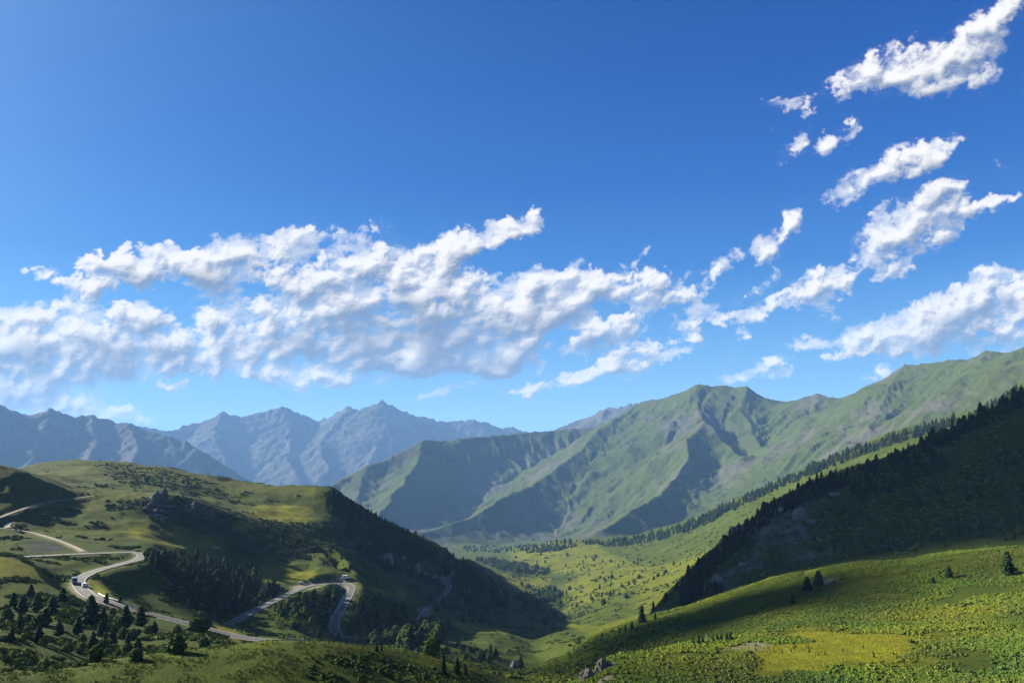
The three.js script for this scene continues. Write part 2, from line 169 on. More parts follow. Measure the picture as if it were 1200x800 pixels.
// ---------------------------------------------------------------- the ground: one sheet, lofted through survey lines (pixel, distance) from near to far
const LINES = [
  [[-400, 835, 120], [0, 797, 125], [90, 786, 128], [200, 771, 130], [300, 759, 132], [370, 758, 135], [430, 766, 138], [480, 772, 145], [540, 781, 155], [600, 800, 165], [660, 806, 168], [690, 796, 170], [715, 774, 178], [760, 768, 182], [810, 757, 190], [850, 752, 195], [900, 742, 205], [960, 738, 210], [1080, 742, 210], [1200, 748, 205], [1500, 760, 200]],
  [[-400, 838, 170], [0, 792, 170], [90, 794, 170], [200, 792, 175], [300, 787, 180], [370, 784, 185], [430, 786, 190], [480, 784, 200], [540, 788, 210], [600, 798, 215], [690, 806, 215], [715, 788, 220], [760, 780, 225], [810, 767, 230], [850, 757, 235], [900, 736, 240], [960, 728, 245], [1080, 725, 245], [1200, 722, 240], [1500, 720, 230]],
  [[-400, 765, 200], [0, 755, 205], [50, 764, 210], [120, 777, 215], [200, 765, 225], [260, 762, 235], [300, 766, 260], [370, 764, 270], [430, 769, 280], [480, 773, 280], [540, 779, 290], [600, 788, 290], [700, 768, 290], [800, 737, 290], [900, 713, 290], [1000, 700, 290], [1100, 690, 285], [1200, 680, 280], [1500, 670, 270]],
  [[-400, 690, 330], [0, 706, 330], [60, 702, 335], [104, 702, 360], [150, 713, 352], [200, 726, 345], [250, 739, 338], [300, 753, 330], [340, 751, 330], [400, 763, 320], [455, 772, 315], [500, 779, 320], [560, 786, 340], [620, 791, 370], [650, 775, 390], [700, 746, 390], [740, 731, 385], [800, 713, 375], [850, 696, 365], [900, 681, 358], [950, 669, 350], [1000, 660, 345], [1050, 655, 340], [1100, 649, 335], [1200, 640, 330], [1500, 630, 320]],
  [[-400, 640, 400], [0, 652, 405], [20, 656, 405], [60, 676, 400], [97, 686, 402], [150, 706, 395], [200, 722, 392], [270, 738, 400], [340, 752, 400], [400, 757, 410], [455, 760, 420], [500, 768, 420], [560, 776, 440], [620, 792, 440], [650, 792, 440], [700, 777, 440], [800, 747, 440], [900, 714, 435], [1000, 696, 430], [1100, 682, 430], [1200, 670, 420], [1500, 660, 410]],
  [[-400, 655, 470], [0, 654, 470], [60, 651, 475], [100, 649, 480], [130, 648, 483], [165, 650, 478], [200, 668, 480], [240, 697, 475], [271, 729, 455], [310, 714, 500], [346, 706, 510], [395, 738, 495], [412, 745, 495], [440, 747, 510], [500, 752, 520], [560, 759, 540], [620, 776, 520], [650, 779, 500], [700, 761, 490], [780, 720, 510], [800, 717, 505], [850, 700, 500], [900, 685, 500], [950, 673, 498], [1000, 664, 495], [1100, 653, 490], [1200, 644, 485], [1500, 630, 480]],
  [[-400, 615, 600], [0, 618, 600], [60, 624, 600], [110, 625, 600], [165, 628, 600], [200, 640, 600], [240, 660, 600], [270, 681, 590], [310, 684, 590], [346, 691, 575], [380, 681, 590], [412, 684, 592], [440, 700, 620], [470, 712, 650], [500, 727, 680], [560, 743, 700], [620, 759, 650], [650, 759, 600], [700, 749, 545], [740, 737, 550], [780, 703, 560], [830, 653, 585], [870, 621, 600], [900, 594, 612], [950, 566, 628], [1000, 549, 640], [1050, 532, 650], [1100, 509, 662], [1150, 484, 675], [1200, 459, 690], [1500, 333, 740]],
  [[-400, 520, 740], [0, 549, 730], [50, 562, 735], [105, 578, 745], [150, 577, 735], [190, 577, 725], [235, 589, 740], [260, 597, 750], [320, 610, 780], [385, 626, 800], [430, 651, 820], [470, 676, 840], [500, 701, 850], [540, 722, 870], [580, 738, 880], [620, 745, 850], [650, 742, 820], [700, 735, 800], [740, 730, 780], [780, 725, 760], [830, 705, 760], [870, 690, 770], [900, 680, 780], [950, 650, 790], [1000, 630, 800], [1100, 600, 800], [1200, 560, 800], [1500, 430, 850]],
  [[-400, 540, 830], [0, 560, 830], [50, 571, 830], [105, 584, 830], [150, 585, 820], [190, 586, 820], [235, 595, 830], [260, 599, 830], [320, 604, 850], [385, 611, 870], [430, 641, 890], [470, 668, 920], [500, 688, 940], [540, 708, 960], [580, 725, 980], [620, 735, 980], [650, 733, 960], [700, 722, 950], [740, 715, 950], [780, 705, 950], [830, 690, 950], [870, 675, 950], [900, 660, 950], [1000, 615, 950], [1100, 580, 950], [1200, 540, 950], [1500, 420, 950]],
  [[-400, 538, 1250], [0, 553, 1280], [50, 544, 1300], [100, 541, 1280], [180, 546, 1220], [230, 554, 1150], [300, 567, 1080], [345, 572, 1020], [385, 573, 980], [400, 581, 975], [430, 601, 985], [470, 621, 1000], [500, 636, 1020], [550, 659, 1100], [580, 680, 1180], [610, 705, 1250], [650, 714, 1250], [700, 700, 1250], [750, 683, 1250], [800, 666, 1250], [850, 640, 1250], [900, 620, 1250], [950, 600, 1230], [1000, 580, 1200], [1050, 560, 1180], [1100, 536, 1150], [1150, 510, 1130], [1200, 480, 1100], [1500, 390, 1100]],
  [[-400, 600, 1600], [0, 610, 1600], [200, 615, 1600], [300, 620, 1500], [385, 640, 1450], [430, 655, 1450], [500, 668, 1500], [550, 672, 1600], [580, 676, 1650], [610, 682, 1700], [650, 685, 1700], [700, 672, 1700], [750, 658, 1700], [800, 645, 1650], [850, 622, 1600], [900, 600, 1550], [950, 576, 1500], [1000, 556, 1480], [1050, 535, 1450], [1100, 515, 1420], [1150, 494, 1400], [1200, 464, 1400], [1500, 380, 1400]],
  [[-400, 620, 2600], [0, 640, 2600], [300, 650, 2600], [430, 655, 2500], [500, 658, 2400], [550, 656, 2400], [580, 655, 2400], [610, 650, 2400], [655, 640, 2350], [700, 634, 2300], [750, 627, 2250], [800, 614, 2150], [850, 591, 2050], [900, 569, 1950], [950, 546, 1850], [1000, 526, 1800], [1050, 507, 1750], [1100, 496, 1720], [1150, 478, 1700], [1200, 445, 1680], [1500, 330, 1700]],
  [[-400, 620, 3600], [300, 635, 3600], [500, 640, 3600], [560, 640, 3600], [610, 638, 3600], [700, 640, 3200], [800, 640, 2800], [900, 620, 2600], [1000, 600, 2500], [1200, 560, 2400], [1500, 480, 2300]],
  [[-400, 612, 6000], [600, 615, 6000], [1500, 612, 6000]],
  [[-400, 585, 17000], [600, 585, 17000], [1500, 585, 17000]],
];
const tangents = (x, y) => {                                      // monotone cubic
  const n = x.length, d = [], m = new Array(n);
  for (let i = 0; i < n - 1; i++) d.push((y[i + 1] - y[i]) / (x[i + 1] - x[i]));
  m[0] = d[0]; m[n - 1] = d[n - 2];
  for (let i = 1; i < n - 1; i++) { if (d[i - 1] * d[i] <= 0) m[i] = 0; else { const h0 = x[i] - x[i - 1], h1 = x[i + 1] - x[i], w1 = 2 * h1 + h0, w2 = h1 + 2 * h0; m[i] = (w1 + w2) / (w1 / d[i - 1] + w2 / d[i]); } }
  return m;
};
const cubic = (x, y, m, i, t) => { const h = x[i + 1] - x[i], s = (t - x[i]) / h, s2 = s * s, s3 = s2 * s; return (2 * s3 - 3 * s2 + 1) * y[i] + (s3 - 2 * s2 + s) * h * m[i] + (3 * s2 - 2 * s3) * y[i + 1] + (s3 - s2) * h * m[i + 1]; };
const curves = LINES.map((k) => {
  const a = k.map(([u, v]) => direction(u, v).az), r = k.map((p) => p[2]), y = k.map(([u, v, q]) => direction(u, v).t * q);
  return { a, r, y, mr: tangents(a, r), my: tangents(a, y) };
});
function curveAt(c, az) {
  const n = c.a.length; if (az <= c.a[0]) return [c.r[0], c.y[0]]; if (az >= c.a[n - 1]) return [c.r[n - 1], c.y[n - 1]];
  let i = 0; while (az > c.a[i + 1]) i++;
  return [cubic(c.a, c.r, c.mr, i, az), cubic(c.a, c.y, c.my, i, az)];
}
const DEG = Math.PI / 180, COLS = [], ROWS = [], FINE = 40, FINE_N = 900;
for (let d = -180; d < -FINE; d += 2.5) COLS.push(d * DEG);
const FIRST_FINE = COLS.length;
for (let i = 0; i <= FINE_N; i++) COLS.push((-FINE + 2 * FINE * i / FINE_N) * DEG);
for (let d = FINE + 2.5; d <= 180; d += 2.5) COLS.push(d * DEG);
const ROW_N = 660, R_NEAR = 3, R_FAR = 17000;
{ // row spacing: coarse underfoot, fine from 100 m to 2.5 km
  const marks = [[0, Math.log(R_NEAR)], [30, Math.log(85)], [575, Math.log(2500)], [630, Math.log(6000)], [ROW_N - 1, Math.log(R_FAR)]];
  for (let j = 0; j < ROW_N; j++) { let k = 0; while (k < marks.length - 2 && j > marks[k + 1][0]) k++; const [j0, l0] = marks[k], [j1, l1] = marks[k + 1]; ROWS.push(Math.exp(lerp(l0, l1, (j - j0) / (j1 - j0)))); }
}
const NC = COLS.length, height = new Float32Array(NC * ROW_N);
for (let i = 0; i < NC; i++) {
  const az = COLS[i], X = [0, 25, 90], Y = [-1.7, -9, -36];
  for (const c of curves) { const [r, y] = curveAt(c, az); X.push(r); Y.push(y); }
  const M = tangents(X, Y), back = smooth(60, 115, Math.abs(az / DEG));
  let k = 0;
  for (let j = 0; j < ROW_N; j++) {
    const r = ROWS[j]; while (k < X.length - 2 && r > X[k + 1]) k++;
    let y = cubic(X, Y, M, k, Math.min(r, X[X.length - 1]));
    y = lerp(y, -1.7 - 0.06 * Math.min(r, 3000), back);
    const x = Math.sin(az) * r, z = -Math.cos(az) * r;
    const big = smooth(60, 500, r), huge = smooth(500, 1500, r);
    y += (0.5 + 3.2 * big) * fbm(x / 62, z / 62, 4, 0.5) * smooth(20, 120, r) + (5 * big + 10 * huge) * fbm(x / 210 + 40, z / 210, 3, 0.45);
    y += (0.8 + 1.5 * smooth(450, 700, r)) * big * (1 - huge * 0.4) * ridged(x / 33, z / 33, 3, 0.5) + 5 * smooth(430, 700, r) * (ridged(x / 130 + 11, z / 130, 3, 0.5) - 0.6) + 0.22 * smooth(60, 200, r) * noise(x / 6.5, z / 6.5);
    height[i * ROW_N + j] = y;
  }
}
function colOf(az) { const d = az / DEG; if (d < -FINE) return Math.min(FIRST_FINE, (d + 180) / 2.5); if (d <= FINE) return FIRST_FINE + (d + FINE) / (2 * FINE) * FINE_N; return FIRST_FINE + FINE_N + (d - FINE) / 2.5; }
function rowOf(r) { let a = 0, b = ROW_N - 1; if (r <= ROWS[0]) return 0; if (r >= ROWS[b]) return b; while (b - a > 1) { const m = (a + b) >> 1; if (ROWS[m] > r) b = m; else a = m; } return a + (r - ROWS[a]) / (ROWS[b] - ROWS[a]); }
function groundPolar(az, r) {
  const c = clamp(colOf(az), 0, NC - 1.001), q = clamp(rowOf(r), 0, ROW_N - 1.001), i = Math.floor(c), j = Math.floor(q), fi = c - i, fj = q - j;
  return lerp(lerp(height[i * ROW_N + j], height[i * ROW_N + j + 1], fj), lerp(height[(i + 1) * ROW_N + j], height[(i + 1) * ROW_N + j + 1], fj), fi);
}
const groundAt = (x, z) => groundPolar(Math.atan2(x, -z), Math.hypot(x, z));
function landing(u, v, near = 80, far = 3500) {                   // where the ray of a pixel meets the ground
  const d = direction(u, v); let r0 = near, g0 = d.t * r0 - groundPolar(d.az, r0);
  for (let r = near; r < far;) { const r1 = r * 1.006; const g1 = d.t * r1 - groundPolar(d.az, r1); if (g1 <= 0 && g0 > 0) { const f = g0 / (g0 - g1), q = lerp(r0, r1, f); return new THREE.Vector3(Math.sin(d.az) * q, groundPolar(d.az, q), -Math.cos(d.az) * q); } r0 = r1; g0 = g1; r = r1; }
  return null;
}

// ---------------------------------------------------------------- roads: graded into the hillside before the sheet is meshed
const ROADS = [
  { name: 'mountain_road', width: 5.2, kind: 'asphalt', knots: [[-90, 656, 468], [-40, 655, 469], [0, 653.5, 470], [40, 651.5, 473], [90, 649, 478], [130, 647.5, 483], [155, 647, 485], [166, 650, 478], [160, 656, 462], [140, 661, 448], [118, 667, 432], [100, 673, 415], [92, 679, 405], [92, 686, 395], [98, 693, 380], [108, 699, 368], [125, 705, 360], [150, 713, 352], [180, 721, 348], [215, 730, 344], [250, 739, 338], [280, 747, 333], [310, 751, 330], [335, 751, 329], [358, 754, 327], [377, 758, 325], [402, 763, 322], [434, 771, 318], [470, 779, 316], [520, 790, 314]] },
  { name: 'mountain_road', width: 4.8, kind: 'asphalt', knots: [[225, 744, 430], [271, 729, 455], [300, 714, 490], [325, 702, 525], [346, 692, 560], [365, 686, 585], [385, 684, 598], [402, 684, 602], [411, 687, 594], [410, 695, 572], [404, 706, 550], [398, 717, 530], [392, 728, 512], [392, 737, 500], [398, 743, 494], [410, 746, 496], [425, 747, 505], [440, 746, 525], [460, 742, 570], [480, 733, 650], [491, 725, 715], [498, 717, 790], [504, 711, 830], [514, 703, 880], [522, 695, 930], [526, 687, 970], [524, 680, 1010], [530, 672, 1100], [545, 662, 1250], [552, 658, 1330]] },
  { name: 'gravel_track', width: 2.6, kind: 'gravel', knots: [[-50, 620], [0, 606], [23, 597], [53, 588.5], [84, 584], [108, 581]] },
  { name: 'gravel_track', width: 2.4, kind: 'gravel', knots: [[-40, 616], [0, 618], [31, 623.5], [65, 632], [86, 641], [97, 646, 487]] },
  { name: 'gravel_track', width: 3.2, kind: 'gravel', knots: [[8, 618.5], [9, 615], [14, 611.5]] },
  { name: 'gravel_track', width: 3, kind: 'gravel', knots: [[405, 676, 640], [398, 671, 665], [390, 668, 685], [372, 667, 700]] },
  { name: 'gravel_track', width: 3.4, kind: 'gravel', knots: [[425, 685, 660], [437, 690, 665], [455, 697, 690], [470, 703, 720]] },
];
for (const road of ROADS) {
  const c = new THREE.CatmullRomCurve3(road.knots.map((k) => k.length === 3 ? pointAt(...k) : landing(k[0], k[1], 420)).filter(Boolean), false, 'centripetal');
  c.arcLengthDivisions = 2000;
  road.length = c.getLength(); road.points = c.getSpacedPoints(Math.ceil(road.length / 2));
  for (let pass = 0; pass < 30; pass++) for (let i = 1; i < road.points.length - 1; i++) road.points[i].y = (road.points[i - 1].y + road.points[i].y * 2 + road.points[i + 1].y) / 4;
}
const roadGap = new Float32Array(NC * ROW_N).fill(99), roadLevel = new Float32Array(NC * ROW_N), roadKind = new Uint8Array(NC * ROW_N);
ROADS.forEach((road) => {
  const reach = road.kind === 'asphalt' ? 19 : 11;
  for (const p of road.points) {
    const r = Math.hypot(p.x, p.z), az = Math.atan2(p.x, -p.z), i0 = Math.max(0, Math.floor(colOf(az - reach / r))), i1 = Math.min(NC - 1, Math.ceil(colOf(az + reach / r))), j0 = Math.floor(rowOf(r - reach)), j1 = Math.ceil(rowOf(r + reach));
    for (let i = i0; i <= i1; i++) for (let j = j0; j <= j1; j++) {
      const d = Math.max(0, Math.hypot(Math.sin(COLS[i]) * ROWS[j] - p.x, -Math.cos(COLS[i]) * ROWS[j] - p.z) - road.width / 2), k = i * ROW_N + j;
      if (d < roadGap[k]) { roadGap[k] = d; roadLevel[k] = p.y; roadKind[k] = road.kind === 'asphalt' ? 1 : 2; }
    }
  }
});
for (let k = 0; k < height.length; k++) if (roadGap[k] < 19) height[k] = lerp(roadLevel[k] - 0.35, height[k], smooth(roadKind[k] === 1 ? 1.6 : 0.8, roadKind[k] === 1 ? 15 : 7, roadGap[k]));

// ---------------------------------------------------------------- what grows where: outlines read off the photograph, taken to the ground in plan
const PATCHES = [];
function patch(kind, soft, strength, outline) {
  const pts = outline.map(([u, v]) => landing(u, v)).filter(Boolean).map((p) => [p.x, p.z]);
  if (pts.length < 3) return;
  const xs = pts.map((p) => p[0]), zs = pts.map((p) => p[1]);
  PATCHES.push({ kind, soft, strength, pts, x0: Math.min(...xs) - soft * 2, x1: Math.max(...xs) + soft * 2, z0: Math.min(...zs) - soft * 2, z1: Math.max(...zs) + soft * 2 });
}
function within(pt, x, z) {                                       // signed distance to an outline, positive inside
  let inside = false, best = 1e9; const P = pt.pts;
  for (let i = 0, j = P.length - 1; i < P.length; j = i++) {
    const [xi, zi] = P[i], [xj, zj] = P[j];
    if ((zi > z) !== (zj > z) && x < (xj - xi) * (z - zi) / (zj - zi) + xi) inside = !inside;
    const ex = xj - xi, ez = zj - zi, t = clamp(((x - xi) * ex + (z - zi) * ez) / (ex * ex + ez * ez + 1e-9)), d = Math.hypot(x - xi - ex * t, z - zi - ez * t);
    if (d < best) best = d;
  }
  return inside ? best : -best;
}
patch('meadow', 15, 1, [[880, 755], [950, 741], [1080, 744], [1072, 765], [1000, 780], [900, 794], [858, 786]]);
patch('meadow', 8, 0.6, [[985, 730], [940, 742], [905, 738], [950, 728]]);
patch('meadow', 12, 1, [[298, 592], [320, 590], [362, 594], [363, 609], [330, 611], [296, 607]]);
patch('meadow', 10, 0.9, [[270, 611], [312, 613], [296, 622], [274, 621]]);
patch('dry', 24, 1, [[12, 551], [50, 544], [100, 542], [180, 547], [230, 556], [300, 568], [372, 573], [372, 580], [300, 576], [235, 568], [160, 560], [90, 566], [40, 562]]);
patch('meadow', 14, 0.9, [[140, 618], [170, 615], [200, 621], [262, 633], [252, 645], [210, 645], [170, 634], [140, 626]]);
patch('dry', 12, 0.8, [[96, 585], [112, 580], [186, 577], [178, 590], [150, 583], [120, 590], [112, 604], [98, 602]]);
patch('meadow', 10, 0.85, [[278, 670], [330, 661], [372, 668], [378, 677], [340, 684], [300, 681]]);
patch('meadow', 4, 1, [[104, 681], [116, 679], [133, 690], [126, 700], [113, 697]]);
patch('meadow', 4, 1, [[245, 734], [275, 735], [318, 754], [305, 756], [265, 741]]);
patch('meadow', 6, 1, [[-30, 652], [0, 652], [25, 658], [55, 671], [40, 678], [0, 674], [-30, 674]]);
patch('meadow', 14, 0.8, [[586, 671], [648, 678], [635, 691], [622, 699], [602, 692]]);
patch('meadow', 40, 0.5, [[640, 690], [700, 664], [830, 645], [810, 670], [740, 690], [670, 712]]);
patch('meadow', 30, 0.6, [[600, 640], [700, 640], [740, 660], [660, 672], [600, 660]]);
patch('meadow', 8, 0.8, [[421, 688], [450, 690], [479, 697], [470, 705], [440, 697]]);
patch('meadow', 8, 0.8, [[525, 728], [565, 731], [600, 738], [592, 745], [545, 741]]);
patch('meadow', 6, 0.8, [[494, 775], [515, 773], [560, 786], [540, 789]]);
patch('meadow', 8, 0.5, [[650, 728], [700, 734], [735, 724], [760, 712], [740, 730], [690, 742]]);
patch('gravel', 3.5, 1, [[338, 688], [360, 682], [400, 676], [417, 681], [414, 689], [350, 692]]);
patch('gravel', 4, 1, [[489, 713], [500, 708], [508, 712], [507, 721], [497, 724]]);
patch('gravel', 3, 0.7, [[945, 684], [960, 677], [984, 678], [970, 686]]);
patch('gravel', 4, 0.6, [[840, 761], [880, 752], [905, 754], [880, 762]]);
patch('scree', 6, 0.9, [[31, 647], [33, 635], [60, 635], [85, 645]]);
patch('rock', 9, 1, [[165, 590], [176, 578], [192, 575], [200, 588], [196, 604], [180, 604]]);
patch('rock', 8, 0.9, [[215, 596], [226, 586], [240, 590], [246, 604], [228, 606]]);
patch('rock', 16, 1, [[872, 622], [905, 598], [960, 585], [950, 620], [985, 650], [930, 655], [890, 640]]);
patch('rock', 12, 1, [[812, 694], [850, 668], [890, 648], [898, 655], [860, 680], [845, 692]]);
patch('rock', 5, 0.9, [[683, 799], [700, 784], [716, 776], [722, 786], [712, 799]]);
patch('rock', 12, 0.8, [[445, 656], [470, 652], [515, 672], [500, 684], [460, 668]]);
patch('heath', 16, 1, [[120, 588], [180, 584], [250, 596], [320, 612], [390, 616], [440, 640], [430, 668], [330, 658], [270, 642], [200, 612], [140, 606]]);
patch('heath', 16, 1, [[165, 655], [240, 655], [330, 690], [300, 715], [262, 728], [200, 705]]);
patch('heath', 14, 0.9, [[300, 710], [345, 700], [400, 690], [388, 738], [330, 738]]);
patch('heath', 14, 0.8, [[417, 700], [470, 708], [485, 738], [440, 742], [405, 735]]);
patch('heath', 20, 1, [[385, 575], [430, 600], [550, 662], [600, 705], [600, 735], [520, 712], [470, 680], [400, 640]]);
patch('heath', 18, 0.35, [[760, 715], [830, 660], [900, 605], [1000, 555], [1200, 470], [1200, 638], [1000, 655], [860, 690]]);
patch('heath', 10, 0.35, [[0, 700], [90, 700], [240, 735], [260, 755], [120, 775], [0, 755]]);
patch('heath', 8, 0.8, [[0, 760], [40, 764], [120, 782], [60, 790], [0, 788]]);
patch('heath', 8, 0.75, [[375, 768], [440, 772], [560, 792], [520, 800], [380, 800]]);
patch('heath', 10, 0.55, [[600, 798], [660, 775], [760, 730], [860, 700], [900, 720], [840, 750], [720, 770]]);
patch('heath', 14, 0.5, [[100, 545], [200, 550], [260, 570], [280, 590], [230, 580], [150, 570]]);

const PAINT = { grass: [0.072, 0.104, 0.014], dry: [0.098, 0.114, 0.021], meadow: [0.225, 0.23, 0.018], heath: [0.026, 0.045, 0.012], rock: [0.25, 0.24, 0.225], gravel: [0.32, 0.29, 0.23], scree: [0.05, 0.054, 0.062] };
const mixTo = (c, to, w) => { c[0] += (to[0] - c[0]) * w; c[1] += (to[1] - c[1]) * w; c[2] += (to[2] - c[2]) * w; };
function surveyed(x, z) {                                         // weights of the mapped patches at a place
  const w = { meadow: 0, dry: 0, heath: 0, rock: 0, gravel: 0, scree: 0 };
  for (const p of PATCHES) {
    if (x < p.x0 || x > p.x1 || z < p.z0 || z > p.z1) continue;
    const s = within(p, x, z) + p.soft * 1.5 * fbm(x / (p.soft * 1.4), z / (p.soft * 1.4), 3, 0.6), k = p.strength * smooth(-p.soft * 0.5, p.soft * 0.5, s);
    if (k > w[p.kind]) w[p.kind] = k;
  }
  return w;
}
const coverGrid = Object.fromEntries(['meadow', 'gravel', 'rock', 'heath', 'dry'].map((k) => [k, new Float32Array(NC * ROW_N)])), coverNow = {};
function cover(x, z) { const k = Math.round(colOf(Math.atan2(x, -z))) * ROW_N + Math.round(rowOf(Math.hypot(x, z))); for (const n in coverGrid) coverNow[n] = coverGrid[n][k]; return coverNow; }
{
  const pos = new Float32Array(NC * ROW_N * 3), uv = new Float32Array(NC * ROW_N * 2), col = new Float32Array(NC * ROW_N * 3), c = [0, 0, 0];
  for (let i = 0; i < NC; i++) for (let j = 0; j < ROW_N; j++) {
    const k = i * ROW_N + j, r = ROWS[j], x = Math.sin(COLS[i]) * r, z = -Math.cos(COLS[i]) * r, y = height[k];
    pos[k * 3] = x; pos[k * 3 + 1] = y; pos[k * 3 + 2] = z; uv[k * 2] = x / 9; uv[k * 2 + 1] = z / 9;
    c[0] = PAINT.grass[0]; c[1] = PAINT.grass[1]; c[2] = PAINT.grass[2];
    const n1 = fbm(x / 75, z / 75 + 300, 4, 0.55), n2 = fbm(x / 14 + 90, z / 14, 3, 0.6), n3 = noise(x / 2.6, z / 2.6);
    mixTo(c, PAINT.dry, clamp(0.12 + 1.1 * n1 + 0.5 * n2) * 0.7);
    if (r < 480 && x > 0) mixTo(c, PAINT.meadow, 0.3 * smooth(-0.1, 0.3, n1));
    mixTo(c, PAINT.heath, smooth(0.02, 0.32, n2 * 0.75 + 0.55 * noise(x / 160, z / 160 + 60) + 0.12 * n3) * 0.55);
    if (r > 90 && r < 3500 && Math.abs(COLS[i]) < 0.72) {
      const w = surveyed(x, z); w.meadow && (coverGrid.meadow[k] = w.meadow); w.gravel && (coverGrid.gravel[k] = w.gravel); w.rock && (coverGrid.rock[k] = w.rock); w.heath && (coverGrid.heath[k] = w.heath); w.dry && (coverGrid.dry[k] = w.dry);
      mixTo(c, PAINT.heath, w.heath * clamp(0.62 + 1.1 * n2 + 0.5 * n3)); mixTo(c, PAINT.dry, w.dry * clamp(0.75 + 0.8 * n2)); mixTo(c, PAINT.meadow, w.meadow * clamp(0.8 + 0.7 * n2));
      mixTo(c, PAINT.rock, w.rock * clamp(0.6 + 1.5 * n2 + 0.6 * n3)); mixTo(c, PAINT.scree, w.scree); mixTo(c, PAINT.gravel, w.gravel * clamp(0.9 + 0.6 * n2));
    }
    if (roadGap[k] < 5) mixTo(c, PAINT.gravel, 0.75 * smooth(1.6 + 1.2 * n3, 0.4, roadGap[k] - (roadKind[k] === 1 ? 0.4 : 0)));
    const g = (1 + 0.35 * n3 + 0.3 * n2) * (1 + 0.5 * noise(x / 0.9, z / 0.9) * smooth(260, 90, r));
    col[k * 3] = c[0] * g; col[k * 3 + 1] = c[1] * g; col[k * 3 + 2] = c[2] * g;
  }
  const idx = new Uint32Array((NC - 1) * (ROW_N - 1) * 6); let q = 0;
  for (let i = 0; i < NC - 1; i++) for (let j = 0; j < ROW_N - 1; j++) { const a = i * ROW_N + j, b = a + ROW_N; idx[q++] = a; idx[q++] = b; idx[q++] = a + 1; idx[q++] = b; idx[q++] = b + 1; idx[q++] = a + 1; }
  const g = new THREE.BufferGeometry();
  g.setAttribute('position', new THREE.BufferAttribute(pos, 3)); g.setAttribute('uv', new THREE.BufferAttribute(uv, 2)); g.setAttribute('color', new THREE.BufferAttribute(col, 3)); g.setIndex(new THREE.BufferAttribute(idx, 1)); g.computeVertexNormals();
  const m = new THREE.Mesh(g, matte({ vertexColors: true, map: grainTexture(11, 0.45), bumpMap: grainTexture(12, 1, false), bumpScale: 0.18 }));
  m.name = 'ground'; m.userData = { kind: 'structure', label: 'grassy and heathy slopes of the high valley' }; m.castShadow = m.receiveShadow = true; scene.add(m);
}
function grainTexture(seed, depth, colour = true) {               // tiling grain: tufts of grass and bare specks
  const N = 512, d = new Uint8Array(N * N * 4), tile = (x, y, f) => { const s = x / N, t = y / N, a = noise(s * f + seed * 7, t * f), b = noise((s - 1) * f + seed * 7, t * f), c = noise(s * f + seed * 7, (t - 1) * f), e = noise((s - 1) * f + seed * 7, (t - 1) * f); return lerp(lerp(a, b, s), lerp(c, e, s), t); };
  for (let y = 0; y < N; y++) for (let x = 0; x < N; x++) {
    const n = tile(x, y, 14) * 0.5 + tile(x, y, 37) * 0.6 + tile(x, y, 90) * 0.6, v = clamp(0.72 + n * depth * 0.75, 0.1, 1), k = (y * N + x) * 4;
    d[k] = 255 * v; d[k + 1] = 255 * (colour ? clamp(v * 1.0) : v); d[k + 2] = 255 * (colour ? v * 0.96 : v); d[k + 3] = 255;
  }
  const t = new THREE.DataTexture(d, N, N); t.wrapS = t.wrapT = THREE.RepeatWrapping; t.magFilter = THREE.LinearFilter; t.minFilter = THREE.LinearMipmapLinearFilter; t.generateMipmaps = true; if (colour) t.colorSpace = THREE.SRGBColorSpace; t.needsUpdate = true; return t;
}

